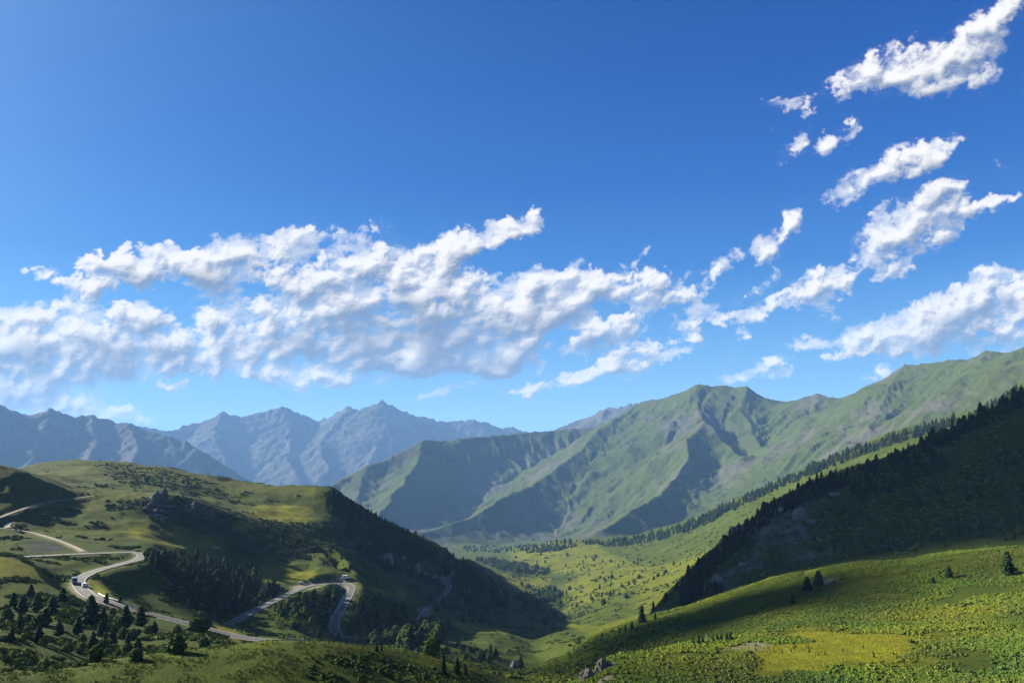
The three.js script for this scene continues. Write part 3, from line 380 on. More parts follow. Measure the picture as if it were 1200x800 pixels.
// ---------------------------------------------------------------- mountains: heights fall away from a net of crests and spurs
function massif(name, label, { az0, az1, cols, r0, r1, rows, base, ridges, gully, rough, paint, foot = 150, jag = 0.9 }) {
  const segs = [];
  ridges.forEach(({ k, steep, flat = 0, pts }, id) => { const P = pts.map((p) => pointAt(...p)); let s = 0; for (let i = 0; i < P.length - 1; i++) { const a = P[i], b = P[i + 1], L = Math.hypot(b.x - a.x, b.z - a.z); segs.push({ ax: a.x, az: a.z, ay: a.y, bx: b.x, bz: b.z, by: b.y, s, L, steep, k: id }); s += L; } });
  const n = cols * rows, pos = new Float32Array(n * 3), col = new Float32Array(n * 3), uv = new Float32Array(n * 2);
  for (let i = 0; i < cols; i++) { const az = lerp(az0, az1, i / (cols - 1)); for (let j = 0; j < rows; j++) {
    const r = r0 * Math.pow(r1 / r0, j / (rows - 1)), x0 = Math.sin(az) * r, z0 = -Math.cos(az) * r;
    const wx = x0 + rough * 1.5 * fbm(x0 / (rough * 7), z0 / (rough * 7) + 20, 3), wz = z0 + rough * 1.5 * fbm(x0 / (rough * 7) + 80, z0 / (rough * 7), 3);
    let best = -1e9, second = -1e9, bs = 0, bd = 0, bk = 0, by = 0;
    for (const g of segs) {
      const ex = g.bx - g.ax, ez = g.bz - g.az, t = clamp(((wx - g.ax) * ex + (wz - g.az) * ez) / (g.L * g.L + 1e-9)), px = g.ax + ex * t, pz = g.az + ez * t, d = Math.hypot(wx - px, wz - pz), top = g.ay + (g.by - g.ay) * t;
      const h = top - g.steep * (d - 0.00006 * Math.min(d, 2500) * Math.min(d, 2500));
      if (h > best) { if (g.k !== bk) second = Math.max(second, best); best = h; bs = g.s + t * g.L; bd = d; bk = g.k; by = top; } else if (h > second && g.k !== bk) second = h;
    }
    let y = best; const e = best - second, w = rough * 3; if (e < w) y += (w - e) * (w - e) / (4 * w) * 0.9;
    const drop = smooth(0, 5 * rough, bd), gl = ridged(bs / gully + bk * 13.7 + 0.6 * noise(x0 / 300, z0 / 300), bd / (gully * 6) + bk, 4, 0.55), wild = ridged(x0 / (rough * 8), z0 / (rough * 8), 5, 0.52);
    y += drop * rough * (1.0 * (gl - 0.5) + 0.4 * (wild - 0.5)) + rough * 0.55 * fbm(x0 / (rough * 1.7), z0 / (rough * 1.7), 5, 0.64) * (0.55 + 0.45 * drop);
    y += rough * jag * (1 - drop) * (ridged(x0 / (rough * 3.2) + 5, z0 / (rough * 3.2), 3, 0.6) - 0.62);
    { const f = groundPolar(az, r) - 6, d = y - f, w = foot; y = d > w ? y : d < -w ? f : f + (d + w) * (d + w) / (4 * w); if (d < -w) y -= 8; }
    const k = i * rows + j; pos[k * 3] = x0; pos[k * 3 + 1] = y; pos[k * 3 + 2] = z0; uv[k * 2] = x0 / 60; uv[k * 2 + 1] = z0 / 60;
  } }
  const idx = new Uint32Array((cols - 1) * (rows - 1) * 6); let q = 0;
  for (let i = 0; i < cols - 1; i++) for (let j = 0; j < rows - 1; j++) { const a = i * rows + j, b = a + rows; idx[q++] = a; idx[q++] = b; idx[q++] = a + 1; idx[q++] = b; idx[q++] = b + 1; idx[q++] = a + 1; }
  const g = new THREE.BufferGeometry(); g.setAttribute('position', new THREE.BufferAttribute(pos, 3)); g.setAttribute('uv', new THREE.BufferAttribute(uv, 2)); g.setIndex(new THREE.BufferAttribute(idx, 1)); g.computeVertexNormals();
  const c = [0, 0, 0];
  for (let k = 0; k < n; k++) { paint(c, pos[k * 3], pos[k * 3 + 1], pos[k * 3 + 2]); col[k * 3] = c[0]; col[k * 3 + 1] = c[1]; col[k * 3 + 2] = c[2]; }
  g.setAttribute('color', new THREE.BufferAttribute(col, 3));
  const m = new THREE.Mesh(g, matte({ vertexColors: true })); m.name = name; m.userData = { kind: 'structure', label }; m.castShadow = m.receiveShadow = true; scene.add(m);
  return m;
}
const azOf = (u) => direction(u, 520).az;
const FIELDS = [[605, 606, 3620, 210, 60, 0.8], [668, 605, 3600, 170, 50, 0.7], [640, 615, 3480, 230, 40, 0.6], [592, 622, 3400, 120, 40, 0.9], [700, 603, 3560, 150, 70, 0.5], [560, 620, 3560, 160, 60, 0.5]].map(([u, v, r, L, w, k]) => { const p = pointAt(u, v, r); return [p.x, p.z, L, w, k]; });   // hay meadows at the foot of the mountain
const alpine = (green, stone, bare, woods) => (c, x, y, z) => {   // turf broken by bare stone and dark woods, each with its own ragged outline
  const a = fbm(x / 420, z / 420, 5, 0.62), b = fbm(x / 60 + 40, z / 60, 4, 0.65), w = 0.85 * smooth(-0.02, 0.09, a + 0.45 * b + bare), g = 1 + 0.35 * b;
  for (let i = 0; i < 3; i++) c[i] = lerp(green[i], stone[i], w) * g;
  for (const [fx, fz, L, Wd, k] of FIELDS) { const u = (x - fx) * 0.97 + (z - fz) * 0.24, v = (z - fz) * 0.97 - (x - fx) * 0.24, q = Math.max(Math.abs(u) / L, Math.abs(v) / Wd) + 0.25 * b; if (q < 1) { c[0] = lerp(c[0], 0.105, k); c[1] = lerp(c[1], 0.12, k); c[2] = lerp(c[2], 0.03, k); } }
  const wood = 0.6 * smooth(0.2, 0.26, fbm(x / 300 + 70, z / 300, 5, 0.62) + 0.3 * b + woods) * (1 - w); for (let i = 0; i < 3; i++) c[i] *= 1 - wood;
};
massif('mountain', 'green mountain with a pointed summit and long spurs across the valley', {
  az0: azOf(360), az1: azOf(1330), cols: 620, r0: 2500, r1: 7600, rows: 300, base: -560, gully: 120, rough: 46, jag: 0.3, paint: alpine([0.034, 0.045, 0.012], [0.052, 0.05, 0.044], -0.1, 0),
  ridges: [
    { steep: 0.62, pts: [[340, 592, 5200], [385, 571, 5300], [420, 553, 5450], [460, 534, 5600], [500, 519, 5750], [550, 512, 5900], [600, 508, 6050], [650, 503, 6150], [700, 499, 6150], [735, 486, 5950], [760, 471, 5800], [800, 459, 5600], [825, 454, 5500], [848, 450.5, 5450], [870, 457, 5350], [885, 465, 5250], [920, 469, 5100], [960, 467, 4950], [1000, 463, 4750], [1020, 451, 4650], [1060, 433, 4450], [1080, 426, 4350], [1120, 421, 4200], [1160, 418, 4050], [1180, 413, 3950], [1200, 403, 3850], [1260, 380, 3700], [1400, 390, 3500]] },
    { steep: 0.72, pts: [[820, 454, 5500], [816, 477, 5200], [823, 499, 4850], [806, 513, 4600], [809, 532, 4350], [794, 556, 4050], [773, 578, 3750], [735, 603, 3400], [705, 622, 3150]] },
    { steep: 0.7, pts: [[823, 499, 4850], [854, 521, 4550], [877, 549, 4200], [893, 570, 3900], [905, 590, 3600]] },
    { steep: 0.7, pts: [[874, 457, 5330], [868, 482, 5050], [885, 511, 4700], [901, 538, 4350], [915, 565, 4000]] },
    { steep: 0.6, pts: [[752, 476, 5850], [704, 501, 5500], [686, 522, 5200], [670, 536, 5000], [625, 564, 4650], [586, 585, 4350], [548, 606, 4050], [516, 620, 3850], [488, 628, 3700]] },
    { steep: 0.6, pts: [[500, 519, 5750], [486, 545, 5350], [470, 568, 4950], [452, 592, 4600], [440, 612, 4300]] },
    { steep: 0.6, pts: [[430, 549, 5500], [420, 575, 5100], [412, 596, 4800]] },
    { steep: 0.7, pts: [[960, 467, 4950], [948, 500, 4550], [935, 535, 4150], [925, 560, 3900]] },
    { steep: 0.7, pts: [[1060, 433, 4450], [1040, 475, 4050], [1015, 515, 3650], [990, 545, 3350]] },
    { steep: 0.7, pts: [[1160, 418, 4050], [1125, 458, 3700], [1085, 498, 3350], [1060, 520, 3100]] },
  ] });
const bare = alpine([0.026, 0.03, 0.018], [0.052, 0.05, 0.049], 0.1, -0.05);
massif('mountain_range', 'far blue range with serrated summits beyond the valley', {
  az0: azOf(60), az1: azOf(760), cols: 520, r0: 9500, r1: 14200, rows: 150, base: -700, gully: 210, rough: 75, paint: bare,
  ridges: [
    { steep: 0.65, pts: [[40, 512, 12500], [110, 500, 12500], [150, 494, 12600], [175, 501, 12700], [200, 504, 12800], [215, 498, 12900], [230, 495, 13000], [245, 493, 13000], [262, 485, 13000], [280, 488, 13000], [310, 483, 13000], [330, 479, 13000], [345, 484, 13000], [375, 492, 13000], [395, 486, 12900], [408, 479, 12800], [420, 481, 12700], [432, 475, 12600], [447, 472, 12500], [462, 477, 12600], [480, 485, 12700], [500, 491, 12800], [510, 494, 12900], [525, 493, 13000], [545, 492, 13000], [555, 491, 13000], [575, 496, 13100], [585, 501, 13200], [600, 500, 13200], [612, 504, 13300], [640, 511, 13400], [760, 520, 13500]] },
    { steep: 0.65, pts: [[262, 485, 13000], [250, 510, 12300], [262, 540, 11400], [275, 565, 10600]] },
    { steep: 0.65, pts: [[330, 479, 13000], [345, 506, 12200], [335, 535, 11400], [350, 560, 10500]] },
    { steep: 0.7, pts: [[408, 479, 12800], [390, 500, 12200], [372, 520, 11600], [385, 550, 10700]] },
    { steep: 0.65, pts: [[447, 472, 12500], [455, 500, 11900], [440, 530, 11200], [425, 555, 10500]] },
    { steep: 0.65, pts: [[500, 491, 12800], [515, 512, 12000], [505, 535, 11300]] },
  ] });
massif('mountain_range', 'hazy blue ridge sloping down behind the grassy hilltop', {
  az0: azOf(-330), az1: azOf(420), cols: 380, r0: 6800, r1: 10800, rows: 120, base: -650, gully: 160, rough: 58, paint: bare,
  ridges: [
    { steep: 0.7, pts: [[-330, 452, 8800], [-200, 468, 8800], [-100, 460, 8800], [-30, 468, 8800], [0, 477, 8800], [20, 488, 8850], [38, 484, 8850], [55, 482, 8900], [68, 483, 8900], [90, 488, 8900], [105, 489, 8900], [130, 492, 8800], [150, 499, 8700], [180, 505, 8500], [205, 512, 8300], [230, 524, 8100], [255, 540, 7900], [280, 556, 7700], [310, 575, 7500], [360, 600, 7200]] },
    { steep: 0.7, pts: [[0, 477, 8800], [-20, 510, 8200], [-10, 545, 7500]] },
    { steep: 0.75, pts: [[55, 482, 8900], [50, 510, 8300], [35, 540, 7600]] },
    { steep: 0.75, pts: [[105, 489, 8900], [112, 515, 8250], [100, 545, 7600]] },
    { steep: 0.75, pts: [[150, 499, 8700], [162, 525, 8000], [155, 550, 7500]] },
  ] });
massif('mountain_range', 'blue distant ridge peeping over the shoulder of the pointed mountain', {
  az0: azOf(590), az1: azOf(900), cols: 160, r0: 8200, r1: 10500, rows: 60, base: -600, gully: 160, rough: 55, paint: bare,
  ridges: [{ steep: 0.6, pts: [[590, 520, 9600], [655, 501, 9400], [680, 491, 9300], [710, 481, 9200], [735, 474, 9100], [750, 469, 9000], [765, 467, 9000], [780, 471, 9000], [820, 478, 9000], [900, 490, 9000]] }, { steep: 0.6, pts: [[710, 481, 9200], [700, 500, 8700]] }] });

// ---------------------------------------------------------------- road surfaces
const serial = {};
function named(o, name) { serial[name] = (serial[name] ?? -1) + 1; o.name = serial[name] ? name + '_' + String(serial[name]).padStart(3, '0') : name; return o; }
function shadows(o) { o.traverse((m) => { if (m.isMesh) m.castShadow = m.receiveShadow = true; }); return o; }
function thing(name, label, category, group) { const o = named(new THREE.Group(), name); o.userData = { label, category }; if (group) o.userData.group = group; return o; }
function part(parent, name, geometry, material) { const m = new THREE.Mesh(geometry, material); m.name = name; m.castShadow = m.receiveShadow = true; parent.add(m); return m; }
function sideways(points, i) { const a = points[Math.max(0, i - 1)], b = points[Math.min(points.length - 1, i + 1)], x = b.x - a.x, z = b.z - a.z, l = Math.hypot(x, z) || 1; return [-z / l, x / l]; }
function strip(points, from, to, lift, i0 = 0, i1 = points.length - 1) {   // a ribbon between two offsets from a centre line
  const pos = [], uv = [], idx = []; let s = 0;
  for (let i = i0; i <= i1; i++) { const [sx, sz] = sideways(points, i), p = points[i]; if (i > i0) s += p.distanceTo(points[i - 1]); for (const o of [from, to]) { pos.push(p.x + sx * o, p.y + lift, p.z + sz * o); uv.push(o / 6, s / 6); } }
  for (let i = 0; i < i1 - i0; i++) { const a = i * 2; idx.push(a, a + 2, a + 1, a + 1, a + 2, a + 3); }
  const g = new THREE.BufferGeometry(); g.setAttribute('position', new THREE.Float32BufferAttribute(pos, 3)); g.setAttribute('uv', new THREE.Float32BufferAttribute(uv, 2)); g.setIndex(idx); g.computeVertexNormals();
  const n = g.attributes.normal; if (n.getY(0) < 0) { for (let i = 0; i < idx.length; i += 3) [idx[i], idx[i + 1]] = [idx[i + 1], idx[i]]; g.setIndex(idx); g.computeVertexNormals(); }
  return g;
}
const roadGrain = grainTexture(31, 0.28);
const ASPHALT = new THREE.MeshStandardMaterial({ color: new THREE.Color(0.08, 0.081, 0.086), roughness: 0.85, map: roadGrain });
const GRAVEL = new THREE.MeshStandardMaterial({ color: new THREE.Color(0.25, 0.225, 0.18), roughness: 1, map: roadGrain });
const WHITE_PAINT = new THREE.MeshStandardMaterial({ color: new THREE.Color(0.62, 0.61, 0.58), roughness: 0.7, map: roadGrain });
const CONCRETE = new THREE.MeshStandardMaterial({ color: new THREE.Color(0.34, 0.33, 0.3), roughness: 0.95, map: roadGrain });
ROADS.forEach((road, n) => {
  const w = road.width / 2, m = named(new THREE.Mesh(strip(road.points, -w, w, 0.05), road.kind === 'asphalt' ? ASPHALT : GRAVEL), road.name);
  m.userData = { kind: 'structure', label: ['grey asphalt road winding through the left hairpin', 'grey asphalt road with a tight bend in the hollow', 'pale track crossing the dark slope to the rocks', 'pale track joining the asphalt road', 'short fork of a pale track', 'faint track behind the lay-by', 'faint track below the lay-by'][n] };
  m.receiveShadow = true; scene.add(m);
  if (road.kind !== 'asphalt') return;
  part(m, 'edge_line', strip(road.points, -w + 0.12, -w + 0.36, 0.075), WHITE_PAINT); part(m, 'edge_line', strip(road.points, w - 0.36, w - 0.12, 0.075), WHITE_PAINT);
  part(m, 'kerb_channel', strip(road.points, -w - 0.22, -w, 0.07), CONCRETE); part(m, 'kerb_channel', strip(road.points, w, w + 0.22, 0.07), CONCRETE);
  const dashes = []; for (let i = 2; i + 3 < road.points.length; i += 7) dashes.push(strip(road.points, -0.07, 0.07, 0.075, i, i + 2));
  part(m, 'centre_line', mergeGeometries(dashes), WHITE_PAINT);
});
const nearest = (road, u, v, r) => { const q = pointAt(u, v, r); let best = 0, d = 1e9; road.points.forEach((p, i) => { const e = Math.hypot(p.x - q.x, p.z - q.z); if (e < d) { d = e; best = i; } }); return best; };

// guard rails along the drop: a beam on posts
const STEEL = new THREE.MeshStandardMaterial({ color: new THREE.Color(0.62, 0.63, 0.64), roughness: 0.5, metalness: 0.35 });
function guardRail(road, from, to, offset, label) {
  const t = thing('guard_rail', label, 'guard rail', 'guard rails along the mountain road'), at = road.points[from]; t.position.set(at.x, at.y, at.z);
  const pos = [], idx = [], prof = [[0, 0.42], [0.05, 0.5], [0, 0.58], [0.05, 0.66], [0, 0.74], [-0.04, 0.74], [-0.04, 0.42]], P = prof.length;
  for (let i = from; i <= to; i++) { const [sx, sz] = sideways(road.points, i), p = road.points[i]; for (const [o, h] of prof) pos.push(p.x + sx * (offset - o * Math.sign(offset)) - at.x, p.y + h - at.y, p.z + sz * (offset - o * Math.sign(offset)) - at.z); }
  for (let i = 0; i < to - from; i++) for (let k = 0; k < P; k++) { const a = i * P + k, b = i * P + (k + 1) % P; idx.push(a, b, a + P, b, b + P, a + P); }
  const g = new THREE.BufferGeometry(); g.setAttribute('position', new THREE.Float32BufferAttribute(pos, 3)); g.setIndex(idx); const f = g.toNonIndexed(); f.computeVertexNormals(); part(t, 'beam', f, STEEL);
  const post = new THREE.BoxGeometry(0.12, 1.5, 0.16);
  for (let i = from; i <= to; i += 2) { const [sx, sz] = sideways(road.points, i), p = road.points[i], o = offset + 0.12 * Math.sign(offset), m = part(t, 'post', post, STEEL); m.position.set(p.x + sx * o - at.x, p.y - 0.02 - at.y, p.z + sz * o - at.z); m.rotation.y = Math.atan2(sx, sz); }
  scene.add(t);
}
const outer = (road, i, sign) => { const [sx, sz] = sideways(road.points, i), p = road.points[i], a = Math.hypot(p.x + sx * 4, p.z + sz * 4), b = Math.hypot(p.x - sx * 4, p.z - sz * 4); return (a > b ? 1 : -1) * sign * (road.width / 2 + 0.75); };
{ const [a, b] = ROADS, i0 = nearest(a, 335, 751, 329), i1 = nearest(a, 450, 775, 317); guardRail(a, i0, i1, outer(a, i0, 1), 'bright steel guard rail above the round grassy hump');
  const j0 = nearest(a, 103, 697, 372), j1 = nearest(a, 165, 717, 350); guardRail(a, j0, j1, outer(a, j0, 1), 'steel guard rail beside the yellow grass wedge below the cars');
  const k0 = nearest(b, 409, 698, 566), k1 = nearest(b, 394, 726, 515); guardRail(b, k0, k1, (b.width / 2 + 0.75) * 1, 'steel guard rail down the short straight below the lay-by'); }

// ---------------------------------------------------------------- trees and scrub
function clump(r, s, flat) {                                      // one tuft: a ragged eight-faced burr
  const v = [[1, 0, 0], [-1, 0, 0], [0, 1, 0], [0, -1, 0], [0, 0, 1], [0, 0, -1]].map((p) => { const k = s * (0.6 + 0.8 * r()); return [p[0] * k, p[1] * k * flat, p[2] * k]; });
  const f = [[0, 2, 4], [4, 2, 1], [1, 2, 5], [5, 2, 0], [0, 4, 3], [4, 1, 3], [1, 5, 3], [5, 0, 3]], a = r() * 6.3, c = Math.cos(a), n = Math.sin(a), tilt = (r() - 0.5) * 0.9, out = [];
  for (const t of f) for (const i of t) { const [x, y, z] = v[i], X = x * c - z * n, Z = x * n + z * c; out.push(X, y + X * tilt, Z); }
  return out;
}
function crownGeometry(seed, tufts, profile, size, flat, from) {
  const r = rng(seed), pos = [];
  for (let k = 0; k < tufts; k++) {
    const t = Math.pow((k + r()) / tufts, 0.9), y = lerp(from, 1, t), R = profile(t), a = k * 2.399963 + r() * 0.7, d = R * Math.sqrt(0.25 + 0.75 * r()) * (0.8 + 0.35 * r()), s = size * (0.65 + 0.6 * r()) * (0.55 + 0.6 * (1 - t) + 0.2);
    const q = clump(r, s, flat); for (let i = 0; i < q.length; i += 3) pos.push(q[i] + Math.cos(a) * d, q[i + 1] + y - 0.25 * d * flat, q[i + 2] + Math.sin(a) * d);
  }
  const g = new THREE.BufferGeometry(); g.setAttribute('position', new THREE.Float32BufferAttribute(pos, 3)); g.computeVertexNormals(); return g;
}
function trunkGeometry(seed, r0, r1, h, limbs) {
  const r = rng(seed), list = [new THREE.CylinderGeometry(r1, r0, h + 0.08, 6, 2).translate(0, h / 2 - 0.04, 0)];
  for (let i = 0; i < limbs; i++) { const L = 0.16 + 0.1 * r(), g = new THREE.CylinderGeometry(r1 * 0.4, r1 * 0.9, L, 4); g.translate(0, L / 2, 0); g.rotateZ(-0.9 - 0.4 * r()); g.rotateY(r() * 6.28); g.translate(0, h * (0.35 + 0.5 * r()), 0); list.push(g); }
  return mergeGeometries(list.map((g) => g.toNonIndexed()));
}
const pineProfile = (t) => 0.3 * Math.pow(1 - t, 0.75) * (0.55 + 0.45 * smooth(0, 0.18, t)) + 0.012, firProfile = (t) => 0.2 * Math.pow(1 - t, 0.95) + 0.008, roundProfile = (t) => 0.42 * Math.sqrt(Math.max(0, 1 - Math.pow(2 * t - 0.85, 2) / 1.35));
const SHAPES = {
  pine_tree: [1, 2, 3].map((s) => ({ crown: crownGeometry(100 + s, 150, pineProfile, 0.1, 0.62, 0.1), trunk: trunkGeometry(s, 0.035, 0.014, 0.8, 4) })),
  fir_tree: [1, 2, 3].map((s) => ({ crown: crownGeometry(200 + s, 120, firProfile, 0.085, 0.6, 0.06), trunk: trunkGeometry(20 + s, 0.03, 0.008, 0.9, 2) })),
  broadleaf_tree: [1, 2, 3].map((s) => ({ crown: crownGeometry(300 + s, 150, roundProfile, 0.115, 0.8, 0.16), trunk: trunkGeometry(40 + s, 0.045, 0.02, 0.6, 6) })),
  bare_tree: [1].map((s) => ({ crown: crownGeometry(400 + s, 22, firProfile, 0.05, 0.9, 0.3), trunk: trunkGeometry(60 + s, 0.035, 0.01, 0.95, 16) })),
};
const leafy = (r, g, b) => matte({ color: new THREE.Color(r, g, b) });
const CROWN = { pine_tree: [leafy(0.02, 0.036, 0.013), leafy(0.026, 0.044, 0.015)], fir_tree: [leafy(0.017, 0.032, 0.014), leafy(0.022, 0.038, 0.015)], broadleaf_tree: [leafy(0.042, 0.066, 0.016), leafy(0.062, 0.086, 0.02)], bare_tree: [leafy(0.2, 0.19, 0.17)] };
const BARK = leafy(0.06, 0.05, 0.042), DEADWOOD = leafy(0.26, 0.25, 0.23);
const onRoad = (x, z, gap) => { const az = Math.atan2(x, -z), k = Math.round(colOf(az)) * ROW_N + Math.round(rowOf(Math.hypot(x, z))); return roadGap[k] < gap; };
const TREES = [], dice = rng(4711);
function plant(p, h, kind, stand) { TREES.push({ x: p.x, z: p.z, h, kind, stand, seen: h / Math.hypot(p.x, p.z) }); }
function stand(label, group, outline, count, kinds, h0, h1, gap = 2, near = 80) {
  const us = outline.map((p) => p[0]), vs = outline.map((p) => p[1]), u0 = Math.min(...us), u1 = Math.max(...us), v0 = Math.min(...vs), v1 = Math.max(...vs), flat = { pts: outline }, S = { label, group };
  const mine = [];
  for (let n = 0, tries = 0; n < count && tries < count * 30; tries++) {
    const u = lerp(u0, u1, dice()), v = lerp(v0, v1, dice()); if (within(flat, u, v) < 0) continue;
    const p = landing(u, v, near); if (!p || onRoad(p.x, p.z, 3) || fbm(p.x / 30, p.z / 30 + 5, 2) < -0.16) continue;
    if (mine.some((q) => Math.hypot(q.x - p.x, q.z - p.z) < gap)) continue;
    mine.push(p); plant(p, lerp(h0, h1, Math.pow(dice(), 1.5)), kinds[Math.floor(dice() * kinds.length)], S); n++;
  }
}
function single(u, vBase, vTop, kind, label, group, near = 80) { const p = landing(u, vBase, near); if (p) plant(p, Math.hypot(p.x, p.z) * (vBase - vTop) / FOCAL * 1.03, kind, { label, group }); }
// shrubby slope below the winding road
{ const L = 'dark pine on the shrubby slope below the winding road', G = 'pines on the slope below the winding road';
  for (const [u, b, t0] of [[104, 735, 701], [96, 731, 708], [146, 737, 711], [164, 733, 711], [60, 720, 700], [42, 716, 697], [25, 719, 700], [52, 733, 714], [22, 737, 720], [120, 728, 713], [68, 745, 729], [108, 757, 741], [131, 756, 735], [44, 754, 735], [160, 765, 748], [200, 755, 742], [14, 712, 696], [180, 742, 728], [118, 745, 728], [90, 743, 724], [35, 700, 686], [72, 707, 690], [12, 752, 738]]) single(u, b, lerp(b, t0, 0.86), 'pine_tree', L, G);
  stand(L, G, [[0, 695], [40, 684], [75, 694], [110, 712], [170, 722], [240, 742], [265, 758], [240, 768], [130, 778], [60, 762], [0, 752]], 10, ['pine_tree', 'broadleaf_tree'], 2.2, 4, 5);
  stand('bushy green tree among the pines below the winding road', 'bushy trees below the winding road', [[0, 700], [110, 716], [230, 738], [268, 752], [230, 768], [120, 778], [0, 752]], 26, ['broadleaf_tree'], 1.8, 3.4, 4);
  single(233, 741, 721, 'broadleaf_tree', 'large round tree beside the yellow verge of the road', undefined); single(124, 707, 697, 'pine_tree', L, G); single(140, 707, 699, 'pine_tree', L, G); }
stand('dark conifer in the wooded hollow under the left hairpin', 'conifers in the hollow under the hairpin', [[172, 656], [238, 657], [300, 676], [330, 692], [305, 712], [266, 726], [222, 715], [192, 690]], 210, ['fir_tree', 'pine_tree'], 5, 10, 2.6);
single(175, 655, 643, 'broadleaf_tree', 'round tree at the outside of the left hairpin', undefined);
stand('conifer on the shaded nose of the grassy hill', 'conifers on the shaded nose of the hill', [[386, 574], [430, 600], [500, 634], [560, 664], [596, 696], [592, 722], [545, 700], [500, 684], [440, 664], [404, 630], [380, 596]], 900, ['fir_tree', 'pine_tree', 'fir_tree'], 4, 8, 2.6);
stand('small conifer dotted over the rough hill slope', 'small conifers on the rough hill slope', [[300, 610], [385, 616], [430, 640], [440, 672], [380, 664], [320, 650]], 70, ['fir_tree', 'pine_tree'], 3, 6, 3);
stand('bushy tree inside the lower road bend', 'bushy trees inside the lower road bend', [[318, 718], [345, 700], [398, 690], [388, 732], [330, 738]], 90, ['broadleaf_tree', 'pine_tree', 'broadleaf_tree'], 2.5, 6, 2);
stand('bushy tree right below the lay-by meadow', 'bushy trees below the lay-by meadow', [[420, 698], [470, 708], [484, 735], [440, 742], [412, 728]], 80, ['broadleaf_tree', 'pine_tree'], 3, 7, 2.2);
stand('big dark broadleaf tree by the stream hollow', 'big dark trees by the stream hollow', [[466, 752], [480, 738], [520, 732], [534, 742], [528, 756], [480, 764]], 26, ['broadleaf_tree', 'pine_tree'], 7, 12, 5);
stand('tree along the road into the valley', 'trees along the road into the valley', [[500, 706], [530, 690], [560, 676], [590, 720], [585, 735], [520, 726]], 80, ['broadleaf_tree', 'fir_tree', 'pine_tree'], 4, 9, 3);
for (const [u, b, t] of [[519, 790, 768], [535, 791, 772], [545, 790, 778], [441, 763, 752], [447, 763, 755]]) single(u, b, t, 'fir_tree', 'dark fir at the foot of the bright shrub slope', 'firs at the foot of the shrub slope');
stand('small tree along the gully beyond the guard rail', 'small trees along the gully', [[330, 741], [400, 752], [470, 766], [560, 778], [600, 770], [560, 758], [440, 752]], 50, ['broadleaf_tree', 'pine_tree', 'fir_tree'], 2, 5, 2.5);
stand('leafy tree hiding the road below the bend', 'leafy trees hiding the road below the bend', [[432, 752], [455, 747], [482, 738], [497, 728], [500, 736], [470, 755], [440, 758]], 46, ['broadleaf_tree', 'broadleaf_tree', 'pine_tree'], 4, 8, 2.5);
single(610, 785, 771, 'pine_tree', 'dark tree beside the pale boulder', undefined);
// right-hand ridge in shade
stand('dark conifer lining the crest of the shaded ridge', 'conifers lining the crest of the shaded ridge', [[744, 737], [790, 694], [832, 653], [872, 621], [902, 594], [952, 567], [1002, 550], [1052, 533], [1102, 510], [1152, 485], [1200, 460], [1200, 476], [1100, 528], [1040, 556], [960, 582], [910, 606], [870, 640], [830, 676], [780, 712]], 430, ['fir_tree', 'pine_tree', 'fir_tree'], 4, 9.5, 2.2, 300);
stand('dark conifer in a clump on the shaded ridge side', 'conifers in clumps on the shaded ridge side', [[985, 562], [1100, 530], [1110, 548], [1060, 575], [1010, 588]], 90, ['fir_tree', 'pine_tree'], 3.5, 7, 2.4, 300);
stand('single small pine dotted over the shaded slope', 'small pines dotted over the shaded slope', [[900, 640], [960, 600], [1060, 580], [1200, 520], [1200, 632], [1000, 652]], 90, ['pine_tree', 'fir_tree', 'broadleaf_tree'], 2.5, 6, 5, 380);
stand('conifer in the dark clump below the rocks', 'conifers in the dark clump below the rocks', [[790, 706], [815, 688], [850, 690], [846, 700], [800, 714]], 50, ['fir_tree', 'pine_tree'], 4, 8, 2, 380);
// near right hillside
single(1182, 674, 652, 'pine_tree', 'gnarled lone pine on the sunny shoulder', undefined); single(947, 693, 678, 'pine_tree', 'bushy dark pine of the pair on the hillside brow', undefined); single(960, 686, 671, 'pine_tree', 'slimmer dark pine of the pair on the hillside brow', undefined); single(929, 708, 697, 'pine_tree', 'low dark pine below the pair on the hillside brow', undefined); single(1113, 678, 665, 'pine_tree', 'short dark pine alone amid the green scrub', undefined); single(1094, 684, 677, 'pine_tree', 'tiny dark pine next to bare scrub', undefined); single(1102, 673, 668, 'pine_tree', 'tiny dark pine above the bare scrub', undefined);
for (let i = 0; i < 9; i++) single(812 + i * 5.5 + 2 * dice(), 756 - i * 0.8, 744 - i * 0.6 + 3 * dice(), i === 3 ? 'bare_tree' : 'fir_tree', i === 3 ? 'bleached bare tree in the row of young firs' : 'young fir in the row behind the sunny brow', i === 3 ? undefined : 'young firs behind the sunny brow');
for (const [u, b, t] of [[741, 739, 728], [733, 741, 732], [726, 743, 735], [752, 733, 722], [768, 726, 717], [706, 748, 741]]) single(u, b, t, 'fir_tree', 'dark fir at the low end of the green shoulder', 'firs at the low end of the green shoulder', 300);
for (let i = 0; i < 16; i++) single(880 + 170 * dice(), 757 + 14 * dice(), 0, 'fir_tree', 'knee-high young conifer in the yellow meadow', 'young conifers in the yellow meadow'), TREES[TREES.length - 1].h = 0.5 + 0.5 * dice();
